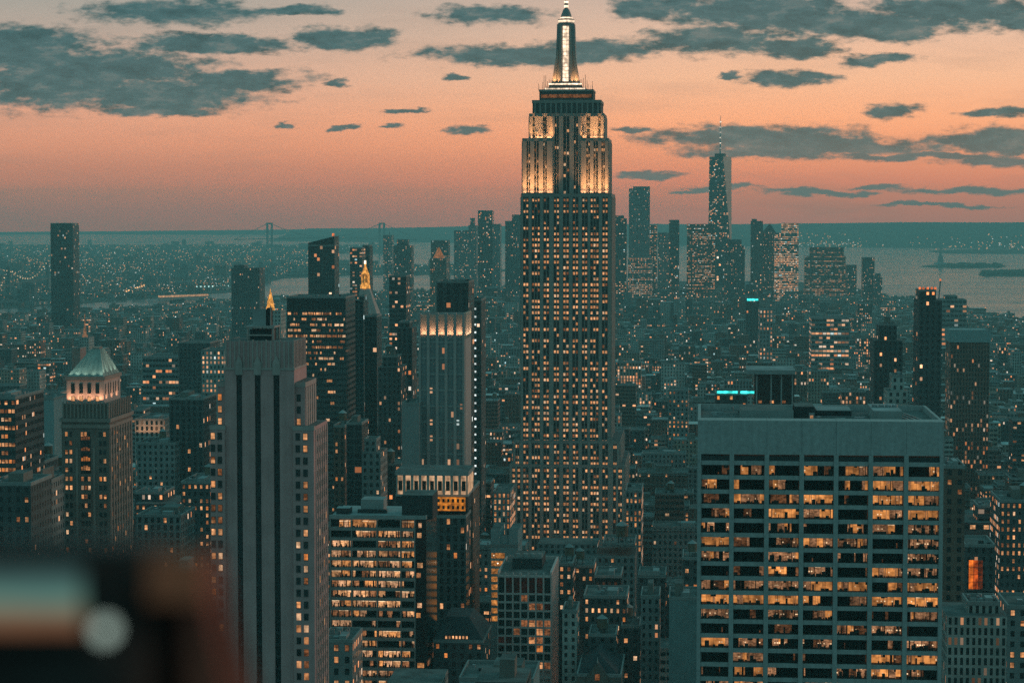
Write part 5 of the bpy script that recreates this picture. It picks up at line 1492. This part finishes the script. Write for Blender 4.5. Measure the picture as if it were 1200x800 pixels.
# ------------------------------------------------------------------ far landmarks on the water
def anchored_bridge():
    o = tag(bpy.data.objects.new('suspension_bridge', None), 'long suspension bridge far off on the horizon, its two towers left of the great tower', 'bridge'); C.objects.link(o)
    D = 15500
    a, c = at(316, 285, D), at(447.5, 287, D)
    o.location = (a[0], D, 0)
    span = c[0] - a[0]; zt = at(316, 261, D)[2]; zd = at(316, 281, D)[2]
    m = stone('bridge_steel', (.10, .12, .12), .2)
    b = MB(); n = 24
    x0, x1 = -span * .32, span * 1.32
    def dz(x): return zd + 12 * (1 - ((x - span / 2) / (span * .82)) ** 2)
    for k in range(n):
        xa, xb = x0 + (x1 - x0) * k / n, x0 + (x1 - x0) * (k + 1) / n
        b.bar((xa, 0, dz(xa)), (xb, 0, dz(xb)), 3.2, m)
    b.build('deck', o)
    for x in (0, span):
        b = MB()
        for s_ in (-1, 1): b.box(x + s_ * 16 - 7, x + s_ * 16 + 7, -8, 8, -1, zt, m)
        b.box(x - 22, x + 22, -7, 7, zt - 12, zt, m); b.box(x - 10, x + 10, -7, 7, zd - 10, zd - 2, m)
        b.build('bridge_tower', o)
        b = MB(); b.cyl(x, 0, zt, zt + 6, 3, 3, lit('red_beacon', (1, .2, .05), 1), 6); b.build('beacon', o)
    b = MB()
    def cz(x): t = 2 * x / span - 1; return dz(span / 2) + 8 + (zt - dz(span / 2) - 8) * t * t
    for k in range(20): xa, xb = span * k / 20, span * (k + 1) / 20; b.bar((xa, 0, cz(xa)), (xb, 0, cz(xb)), 1.8, m)
    b.bar((x0, 0, dz(x0)), (0, 0, zt), 1.8, m); b.bar((span, 0, zt), (x1, 0, dz(x1)), 1.8, m)
    b.build('cable', o)


anchored_bridge()


def river_bridge():
    o = tag(bpy.data.objects.new('river_bridge', None), 'low bridge with a string of lights along its sagging cables at the left edge', 'bridge'); C.objects.link(o)
    p, q = at(2, 349, 6600), at(62, 331, 7600)
    o.location = (p[0], p[1], 0)
    d = np.array((q[0] - p[0], q[1] - p[1])); m = stone('bridge_steel', (0, 0, 0)); lm = lit('bridge_bulb', (1, .72, .45), 1.1, 0)
    b = MB(); b.bar((0, 0, 42), (d[0], d[1], 42), 4, m); b.build('deck', o)
    for t in (.12, .88): b = MB(); b.box(d[0] * t - 5, d[0] * t + 5, d[1] * t - 5, d[1] * t + 5, 0, 98, m); b.build('bridge_tower', o)
    for k in range(22):
        t = k / 21; u = (t - .5) / .38
        z = 50 + 46 * u * u if abs(u) < 1 else 96 - 50 * (abs(u) - 1) / .31
        b = MB(); b.cyl(d[0] * t, d[1] * t, z, z + 3.4, 1.7, 1.7, lm, 6); b.build('bulb', o)


river_bridge()


def statue():
    p = gp(1102, 310.5); o = tag(bpy.data.objects.new('statue', None), 'tiny green statue raising a torch on a stone pedestal on the low harbour island', 'statue'); C.objects.link(o)
    o.location = (*p, 3); k = 1.15
    b = MB(); b.frustum((-32, 32, -32, 32), 0, (-26, 26, -26, 26), 9, M_CONC); b.frustum((-14, 14, -14, 14), 9, (-9, 9, -9, 9), 44, M_CONC); b.build('pedestal', o)
    b = MB(); b.cyl(0, 0, 44, 66, 7.5, 5.0, M_COPPER, 10, False); b.cyl(0, 0, 66, 74, 5.0, 3.4, M_COPPER, 10, False); b.cyl(0, 0, 74, 76, 2.0, 2.4, M_COPPER, 10, False); b.cyl(0, 0, 76, 81, 2.6, 1.6, M_COPPER, 10)
    b.bar((4, 0, 72), (7.5, 0, 88), 1.3, M_COPPER); b.box(-6.5, -3.5, -4, -1, 62, 70, M_COPPER)
    fig = b.build('figure', o)
    b = MB(); b.cyl(7.5, 0, 88, 92, 1.2, 2.2, M_GOLD, 8); b.build('torch', fig)


statue()
for (name, lab, cat, x0, y0, x1, y1, n, col, st, sz) in (
        ('lit_pier', 'long low pier shed with a warm line of lights, across the river at left', 'pier', 186, 348.5, 244, 346.5, 34, (1, .52, .28), .8, 5.5),
        ('stadium_lights', 'row of blue-white floodlights along a dark shed, left of the wide dark high-rise pair', 'lights', 219, 337, 270, 335.5, 11, (.55, .95, 1), 2.4, 4.2),
        ('lit_ramp', 'short curved ramp blazing orange-white among the dark blocks at left', 'ramp', 147, 342.5, 170, 335, 9, (1, .55, .24), 2.2, 5.0)):
    a, c = ground(x0, y0, 8), ground(x1, y1, 8)
    o = tag(bpy.data.objects.new(name, None), lab, cat); C.objects.link(o); o.location = (a[0], a[1], 0)
    dx, dy = c[0] - a[0], c[1] - a[1]
    b = MB(); b.bar((0, 3, 4), (dx, dy + 3, 4), 4, M_CONC); b.build('deck', o)
    lm = lit(name + '_bulb', col, st, .2)
    for k in range(n):
        t = (k + .5) / n; b = MB(); w = sz * .5 * (.7 + .6 * rng.random()); b.cyl(dx * t, dy * t - 2, 8, 8 + sz, w, w, lm, 6); b.build('lamp', o)

# ------------------------------------------------------------------ the rest of the city, block by block along the street grid
COLN = ['tan', 'brown-brick', 'grey', 'blackish', 'pale', 'red-brick']
gr = random.Random(2024)
TOP = ([600, 800, 900, 1100, 1300, 1600, 2000, 2500, 3000, 4000, 5000, 6500], [840, 745, 700, 640, 588, 535, 485, 446, 420, 382, 360, 341])
lots = []


def free(x0, x1, y0, y1):
    for a, b_, c, d in FOOT:
        if x0 < b_ and x1 > a and y0 < d and y1 > c: return False
    return True


gy = 690.0; rowi = 0
while gy < 7300:
    for sub, dp in ((0, 27), (31, 27)):
        y0 = gy + sub
        half = y0 * 0.262 + 60
        gx = -half + (V @ (0, y0)) * 0 - y0 * math.tan(YAW) * 0
        # lateral extent follows the view cone, expressed in the grid frame
        cen = -y0 * math.tan(YAW)
        gx = cen - half
        while gx < cen + half:
            wid = gr.uniform(15, 40) if y0 < 2300 else gr.uniform(10, 32)
            if (gx + 4000) % 262 < 24: gx += 24 - (gx + 4000) % 262 + .5; continue
            x1 = gx + wid
            dep = dp * gr.uniform(.8, 1.0)
            P = U * (gx + x1) / 2 + V * y0
            Y = P[1]; px = 600 + F * P[0] / Y
            # only on the island: not in the harbour
            shore = np.interp(px, [-100, 150, 300, 430, 500, 560, 700, 960, 1005, 1040, 1090, 1138, 1168, 1210, 1330], [388, 365, 353, 348, 345, 339, 333, 334, 341, 350, 355, 367, 378, 381, 424])
            if 676000 / (shore - 250) < Y + 60: gx = x1 + .6; continue
            if free(gx, x1, y0, y0 + dep):
                env = 260 - (np.interp(Y, *TOP) - 250) * Y / F
                h = env * (gr.triangular(.28, 1.0, .6) if gr.random() > .08 else gr.uniform(.95, 1.25))
                if Y > 4600 and 520 < px < 900: h *= gr.uniform(1.0, 1.7)
                if Y > 4300 and px < 420: h *= .62
                if Y > 3600 and px > 1020: h *= .6
                h = max(12, h)
                hw = F * wid / Y / 2
                for pl, pr, see, Dh in CLEAR:
                    if Dh > Y + 5 and px - hw < pr and px + hw > pl:
                        hm = 260 - (see - 250) * Y / F * 1.0
                        h = min(h, hm - 1)
                if h > 9:
                    top = project(P[0], Y, h)[1]
                    if top < 815 and -70 < px < 1270: lots.append([gx, x1, y0, dep, h, Y, px, top, hw])
            gx = x1 + (.6 if gr.random() < .86 else gr.uniform(4, 10))
    gy += 78 if rowi % 1 == 0 else 80; rowi += 1

# which of them show largest: a coarse picture painted from back to front
buf = np.full((400, 600), -1, int)
paint = [(l[5], l[6] - l[8], l[6] + l[8], l[7], i) for i, l in enumerate(lots)] + [(Dh, pl, pr, None, -2 - k) for k, (pl, pr, see, Dh) in enumerate(CLEAR)]
for Dq, a, c, t, i in sorted(paint, key=lambda q: -q[0]):
    if i < -1:
        k = -2 - i; t = HT[k]
    xa, xb = int(max(0, a / 2)), int(min(600, c / 2 + .5)); ya = int(max(0, t / 2))
    if xb > xa and ya < 400: buf[ya:, xa:xb] = i
cnt = np.bincount(buf[buf >= 0].ravel(), minlength=len(lots))
order = np.argsort(-cnt)
NEAR_MOST = 215
chosen = [int(i) for i in order[:NEAR_MOST] if cnt[i] > 0]
chosen_set = set(chosen)

ROOFS = [(), ('bulkhead',), ('tank',), ('bulkhead', 'tank'), ('tank', 'tank'), ('low_box',), ('vents',), ('mast', 'bulkhead'), ('low_box', 'vents'), ('setback',), ('setback', 'tank')]
ROOFN = ['bare roof', 'roof bulkhead', 'one roof tank', 'bulkhead and tank', 'two roof tanks', 'low plant box', 'roof vents', 'thin roof mast', 'plant and vents', 'stepped top', 'tank on stepped top']
STY = [('punched', 'block'), ('punched', 'walk-up'), ('pier', 'loft'), ('ribbon', 'office')]
used = set()


def where(px, py, D):
    best = None
    for sh, mx, t, s_, Dh, pl, pr in NAMED:
        dx = 0 if pl <= px <= pr else min(abs(px - pl), abs(px - pr))
        yb = min(s_, 800)
        dy = 0 if t <= py <= yb else min(abs(py - t), abs(py - yb))
        d = math.hypot(dx, dy * .8)
        if best is None or d < best[0]: best = (d, sh, mx, t, yb, Dh, pl, pr)
    d, sh, mx, t, yb, Dh, pl, pr = best
    if pl <= px <= pr: return ('below ' if py > yb - 10 else ('above ' if py < t + 12 else 'before ')) + sh
    k = 'just ' if d < 25 else ('' if d < 70 else 'well ')
    return k + ('left of ' if px < pl else 'right of ') + sh


for i in chosen:
    gx, x1, y0, dep, h, Y, px, top, hw = lots[i]
    ci = gr.choice([0, 1, 2, 2, 3, 3, 4, 5]); sty, form = gr.choice(STY)
    big = gr.random()
    lt = .02 + .05 * gr.random() if big < .62 else (.10 + .1 * gr.random() if big < .88 else .3 + .3 * gr.random())
    litn = 'dark' if lt < .08 else ('half-lit' if lt < .25 else 'brightly-lit')
    ratio = h / (x1 - gx)
    ht = 'squat' if ratio < 1.4 else ('mid-height' if ratio < 2.6 else 'slender')
    wh_ = where(px, top + 6, Y)
    k0 = gr.randrange(len(ROOFS))
    for tr in range(66):
        ri = (k0 + tr) % len(ROOFS)
        if tr and tr % 11 == 0: ci = (ci + 1) % 6
        lab = f'{ht} {litn} {COLN[ci]} {form}, {ROOFN[ri]}, {wh_}'
        if lab not in used: break
    used.add(lab)
    o = bpy.data.objects.new({'block': 'apartment_block', 'walk-up': 'walk_up_block', 'loft': 'loft_building', 'office': 'office_building'}[form], None)
    c = U * (gx + x1) / 2 + V * y0; w = x1 - gx
    o.location = (*c, 0); o.rotation_euler = (0, 0, -YAW); C.objects.link(o)
    tag(o, lab, 'building', 'blocks of the city streets')
    m = FAC[sty]; bid = bidf(ci); gain = float(np.interp(Y, [900, 2500, 6000], [1.0, 1.15, 1.4])); sc_ = float(np.interp(Y, [1500, 3500, 6500], [1, 1.1, 1.25]))
    nearb = Y < 1900
    b = MB(); hb = h
    step = 'setback' in ROOFS[ri]
    if step: hb = h * .78
    b.box(-w / 2, w / 2, 0, dep, 0, hb, m, gr.choice([M_ROOF, M_ROOF, M_ROOF_PALE]), 3.2 * sc_, 3.6 * sc_, (bid, 0 if nearb else lt, gain), lt * .7); b.build('wall', o)
    xa, xb, ya, yb = -w / 2, w / 2, 0, dep
    if step:
        xa, xb, ya, yb = -w * .36, w * .36, 3, dep - 3
        b = MB(); b.box(xa, xb, ya, yb, hb - .3, h, m, M_ROOF, 3.2 * sc_, 3.6 * sc_, (bid, lt, gain)); b.build('setback', o)
    cop = stone('coping', (0, 0, 0))
    b = MB(); b.box(xa - .1, xb + .1, ya - .1, ya + .4, h - .2, h + .9, cop); b.box(xa - .1, xb + .1, yb - .4, yb + .1, h - .2, h + .9, cop)
    b.box(xa - .1, xa + .4, ya + .4, yb - .4, h - .2, h + .9, cop); b.box(xb - .4, xb + .1, ya + .4, yb - .4, h - .2, h + .9, cop); b.build('parapet', o)
    ww_, dd_ = xb - xa, yb - ya
    if Y < 1700 and sty in ('punched', 'pier') and not step:
        b = MB(); e_ = gr.uniform(.35, .7); z_ = h - gr.uniform(1.2, 2.2); b.box(xa - e_, xb + e_, ya - e_, yb + e_, z_, z_ + .55, cop)
        z_ = h * gr.uniform(.80, .9); b.box(xa - .25, xb + .25, ya - .25, yb + .25, z_, z_ + .4, cop); b.build('cornice', o)
    for f in ROOFS[ri]:
        if f == 'bulkhead':
            b = MB(); q = xa + ww_ * gr.uniform(.15, .5); b.box(q, q + ww_ * .3, ya + dd_ * .35, ya + dd_ * .7, h, h + gr.uniform(3, 5), MATS['bulkhead_brick'], M_ROOF); b.build('bulkhead', o)
        elif f == 'tank': water_tank(o, xa + ww_ * gr.uniform(.2, .8), ya + dd_ * gr.uniform(.25, .6), h)
        elif f == 'low_box': b = MB(); q = xa + ww_ * gr.uniform(.3, .6); b.box(q, q + ww_ * .28, ya + dd_ * .2, ya + dd_ * .6, h, h + 2.2, M_CONC, M_ROOF_PALE); b.build('air_handler', o)
        elif f == 'mast': b = MB(); b.cyl(xa + ww_ * .6, ya + dd_ * .4, h, h + 12, .3, .1, M_DARK, 6); b.build('mast', o)
        elif f == 'vents':
            for q in range(3): b = MB(); b.cyl(xa + ww_ * gr.uniform(.1, .9), ya + dd_ * gr.uniform(.2, .8), h, h + 1.8, .6, .6, M_STEEL, 8); b.build('roof_vent', o)
    if Y < 1600:
        for q in range(3):
            b = MB(); x = xa + ww_ * gr.uniform(.08, .8); y = ya + dd_ * gr.uniform(.08, .8); e_ = gr.uniform(.8, 2.4)
            b.box(x, x + e_, y, y + e_ * 1.2, h, h + gr.uniform(.6, 1.8), gr.choice([M_CONC, M_DARK, M_STEEL, M_ROOF_PALE])); b.build('roof_unit', o)
    if nearb:
        ww, wh = WW[sty]
        nx = max(1, round(w / (3.2 * sc_))); nz = max(1, round(hb / (3.6 * sc_))); cw, ch = w / nx, hb / nz
        most, n = 16, 0
        rowf = [gr.choice([.2, .5, 1, 1.6, 2.6]) for _ in range(nz)]
        for j in reversed(range(nz)):
            if project(c[0], c[1], j * ch)[1] > 815: break
            for q in range(nx):
                if n < most and gr.random() < lt * rowf[j] * 1.3:
                    link('window', pane_mesh(pick(gr)), o, (-w / 2 + (q + .5) * cw, -.01, (j + .52 - wh / 2) * ch), (cw * ww, 1, ch * wh)); n += 1

# everything that shows smaller, as one mass
M_ = {k: FAC[k] for k in FAC}
b = MB()
ca_, sa_ = U, V


def grid_box(b, gx0, gx1, gy0, gy1, z0, z1, m, top, bay, fl, A):
    i0 = len(b.v)
    b.box(gx0, gx1, gy0, gy1, z0, z1, m, top, bay, fl, A)
    for i in range(i0, len(b.v)):
        x, y, z = b.v[i]; p = U * x + V * y; b.v[i] = (p[0], p[1], z)


for i, l in enumerate(lots):
    if i in chosen_set: continue
    gx, x1, y0, dep, h, Y, px, top, hw = l
    sc_ = float(np.interp(Y, [1500, 3500, 6500], [1, 1.1, 1.25])); g = float(np.interp(Y, [900, 2500, 6000], [1.0, 1.15, 1.4]))
    big = gr.random(); lt = .02 + .05 * gr.random() if big < .72 else (.10 if big < .93 else .35)
    A = (bidf(gr.choice([0, 1, 2, 2, 3, 3, 4, 5])), lt, g)
    m = FAC[gr.choice(['punched', 'punched', 'pier', 'ribbon'])]; top = gr.choice([M_ROOF, M_ROOF, M_ROOF_PALE, M_ROOF_PALE, M_ROOF_WHITE, M_ROOF_BROWN])
    grid_box(b, gx, x1, y0, y0 + dep, 0, h, m, top, 3.2 * sc_, 3.6 * sc_, A)
    if gr.random() < .5:
        q = gx + (x1 - gx) * gr.uniform(.1, .6); grid_box(b, q, q + (x1 - gx) * .3, y0 + dep * .3, y0 + dep * .7, h, h + gr.uniform(2.5, 6), MATS['bulkhead_brick'], M_ROOF, 3, 3, (0, 0, 1))
tag(b.build('distant_city'), kind='stuff')

# low districts across the river
b = MB(); gr2 = random.Random(9)
n = 0
while n < 4200:
    py = 288.5 + 75 * gr2.random() ** 1.5; px = gr2.uniform(-60, 540)
    if py > np.interp(px, [-60, 150, 270, 330, 420, 545], [366, 351, 342, 326, 322, 322]) - 1: continue
    if 375 < px and 297 < py < 312: continue
    if px > 470 and py < 312: continue
    p = gp(px, py); s_ = p[1] / 9000
    w = gr2.uniform(14, 42) * (.7 + .5 * s_); h = gr2.uniform(6, 15) if gr2.random() < .97 else gr2.uniform(20, 55)
    A = (bidf(gr2.choice([1, 2, 2, 3, 3, 0])), .02 if gr2.random() < .9 else .2, 1.3)
    b.box(p[0] - w / 2, p[0] + w / 2, p[1], p[1] + w * .8, -.2, h, FAC['punched'], M_ROOF, 6, 6, A); n += 1
tag(b.build('far_shore_city'), kind='stuff')

# street and shore lamps too many to count
b = MB(); gl = random.Random(33)
lm = [lit('sodium_lamp', (1, .42, .16), 1.2, 0), lit('amber_lamp', (1, .56, .30), 1.3, 0), lit('white_lamp', (.85, .95, 1.0), 1.5, 0)]


def speck(x, y, z, s_, m):
    b.box(x - s_, x + s_, y - s_, y + s_, z - s_, z + s_, m)


n = 0
while n < 1500:
    px = gl.uniform(-60, 560); py = 290 + 70 * gl.random() ** 1.25
    if py > np.interp(px, [-60, 150, 270, 330, 420, 545], [366, 351, 342, 326, 322, 322]) - 1 or (375 < px and 296 < py < 312) or (px > 470 and py < 312): continue
    p = gp(px, py); row = gl.randrange(1, 5) if gl.random() < .3 else 1
    m = gl.choice([0, 0, 0, 1, 1, 2])
    for k in range(row): speck(p[0] + k * p[1] * .0016, p[1] + k * gl.uniform(-20, 20), gl.uniform(8, 24), p[1] * .00012 * gl.uniform(.5, 1.6), lm[m])
    n += 1
for _ in range(260):   # far coast and island terminals on the right
    px = gl.choice([gl.uniform(900, 1210), gl.uniform(1110, 1210), gl.uniform(930, 1010)]); p = gp(px, gl.uniform(288.5, 291.5) if gl.random() < .6 or px < 1090 else gl.uniform(291.5, 296.5))
    speck(p[0], p[1], gl.uniform(8, 45) if gl.random() < .8 else gl.uniform(60, 110), p[1] * .00016 * gl.uniform(.6, 1.6), lm[gl.choice([0, 0, 1, 1, 2])])
for _ in range(60):
    px = gl.uniform(250, 1210); Y = gl.uniform(18500, 20000); x = (px - 600) / F * Y
    speck(x, Y, gl.uniform(40, 120), Y * .00012, lm[gl.choice([0, 1])])
for l in lots:
    if gl.random() < .42:
        gx, x1, y0, dep, h, Y, px, top, hw = l
        if Y < 1300: continue
        p = U * gl.uniform(gx, x1) + V * (y0 - 8); speck(p[0], p[1], gl.choice([6, h * .5, h + 2]), Y * .00019 * gl.uniform(.5, 1.1), lm[gl.choice([0, 0, 1, 2])])
red_l = lit('tail_lamp', (1, .10, .04), 1.0, 0)
for k in range(-12, 14):          # lamps, headlights and tail lights along the avenues
    ax = k * 262 - 4000 % 262 + 262
    for y0 in range(1000, 5200, 9):
        if gl.random() < .5: continue
        side = gl.choice([-6, -3, 3, 6, -10, 10]); p = U * (ax + 12 + side) + V * (y0 + gl.uniform(-4, 4))
        px = 600 + F * p[0] / p[1]
        if p[1] > 5000 or not -60 < px < 1260: continue
        speck(p[0], p[1], 8 if abs(side) == 10 else 1.2, p[1] * .00016 * gl.uniform(.5, 1.2), lm[0] if abs(side) == 10 else (red_l if side > 0 else lm[1]))
tag(b.build('city_lights'), kind='stuff')

# trees on the harbour islands
b = MB(); gt = random.Random(12); leaf = stone('island_foliage', (.04, .06, .035), .5, .02)
for (x0, x1, ya, yc) in ((1112, 1172, 310, 313.4), (1152, 1212, 318, 323)):
    for _ in range(150):
        px = gt.uniform(x0, x1); p = gp(px, gt.uniform(ya, yc)); h = gt.uniform(5, 13); r_ = gt.uniform(10, 20)
        b.cyl(p[0], p[1], 2, h * .6, r_ * .7, r_, leaf, 7, False); b.cyl(p[0] + gt.uniform(-4, 4), p[1], h * .6, h, r_, r_ * .3, leaf, 7)
tag(b.build('island_woods'), kind='stuff')


# ------------------------------------------------------------------ in front of the lens: ledge and a camera resting on it, out of focus
led = MB(); led.box(-6, 6, .33, .84, 259.2, EYE - .192, M_CONC); led.box(-6, 6, .40, .78, 250.0, 259.2, M_CONC)
tag(led.build('ledge_wall'), kind='structure')


def held_camera():
    Y = .60
    pl = lambda px, py: at(px, py, Y)
    o = tag(bpy.data.objects.new('camera', None), 'black camera with a glowing rear screen on the ledge, blurred in the bottom left corner', 'camera'); C.objects.link(o)
    zb = EYE - .192; zt = pl(100, 652)[2]; xl = pl(-70, 700)[0]; xr = pl(214, 700)[0]
    o.location = ((xl + xr) / 2, Y, zb)
    hw = (xr - xl) / 2; H = zt - zb
    body = stone('camera_body', (.030, .016, .014), .3, 60, .55, False)
    me = bpy.data.meshes.new('body')
    import bmesh
    bm_ = bmesh.new()
    def rbox(x0, x1, y0, y1, z0, z1, rad=.008, seg=3):
        v = [bm_.verts.new(p) for p in ((x0, y0, z0), (x1, y0, z0), (x1, y1, z0), (x0, y1, z0), (x0, y0, z1), (x1, y0, z1), (x1, y1, z1), (x0, y1, z1))]
        fs = [bm_.faces.new([v[i] for i in q]) for q in ((0, 1, 5, 4), (1, 2, 6, 5), (2, 3, 7, 6), (3, 0, 4, 7), (4, 5, 6, 7), (3, 2, 1, 0))]
        es = {e for f in fs for e in f.edges}
        bmesh.ops.bevel(bm_, geom=list(es), offset=rad, segments=seg, affect='EDGES')
    rbox(-hw, hw, 0, .045, 0, H)
    bm_.to_mesh(me); bm_.free(); me.materials.append(body)
    for p in me.polygons: p.use_smooth = True
    link('body', me, o)
    b = MB(); b.cyl(0, 0, 0, .06, .034, .03, body, 24); lens = b.build('lens', o); lens.rotation_euler = (-math.pi / 2, 0, 0); lens.location = (.0, .045, H * .5)
    # rear screen showing the evening sky
    sm, T = new_mat('camera_screen')
    co = T.n('ShaderNodeTexCoord').outputs['UV']; s3 = T.n('ShaderNodeSeparateXYZ'); sm.node_tree.links.new(co, s3.inputs[0])
    nz = T.noise(co, 3.0, 3)
    em = T.n('ShaderNodeEmission'); T.put(em.inputs['Color'], T.ramp(T.m('ADD', s3.outputs[1], T.m('MULTIPLY', T.m('SUBTRACT', nz, .5), .25)), [(.0, L(150, 100, 72)), (.25, L(168, 128, 100)), (.45, L(128, 178, 160)), (.7, L(96, 140, 136)), (1.0, L(74, 98, 98))]))
    em.inputs['Strength'].default_value = 0.5
    oo = T.n('ShaderNodeOutputMaterial'); sm.node_tree.links.new(em.outputs[0], oo.inputs[0])
    def rel(px, py): p = pl(px, py); return p[0] - o.location[0], p[2] - zb
    xa, za = rel(-62, 738); xb, zc = rel(98, 664)
    b = MB(); b.face([(xa, -.002, za), (xb, -.002, za), (xb, -.002, zc), (xa, -.002, zc)], sm, [(0, 0), (1, 0), (1, 1), (0, 1)])
    for (q0, q1, w0, w1) in ((xa - .003, xb + .003, za - .003, za), (xa - .003, xb + .003, zc, zc + .003)): b.box(q0, q1, -.003, 0, w0, w1, body)
    b.build('screen', o)
    xk, zk = rel(124, 737)
    b = MB(); b.cyl(0, 0, 0, .003, .0026, .0025, lit('button_glow', (.60, .86, .86), .5, 0), 20); k = b.build('button', o); k.rotation_euler = (math.pi / 2, 0, 0); k.location = (xk, 0, zk)
    # reddish-brown leather grip and a loop of strap on its right
    lea = stone('red_leather', (.24, .05, .032), .35, 40, .7, False)
    xg, zg = rel(192, 650)
    b = MB(); b.frustum((hw + .0005, hw + .027, -.002, .04), 0, (hw + .0005, hw + .004, .0, .04), H * .97, lea); b.build('grip', o)
    b = MB(); b.box(xg - .004, xg + .012, -.004, -.001, H - .012, H + .001, stone('strap_lug', (.75, .15, .08), .2)); b.build('strap_lug', o)
    pts = [(hw + .004, .02, H * .85), (hw + .012, .01, H * .62), (hw + .020, .0, H * .40), (hw + .027, -.01, H * .18), (hw + .030, -.02, .004)]
    b = MB()
    for p, q in zip(pts, pts[1:]): b.bar(p, q, .0042, lea)
    b.build('strap', o)


held_camera()
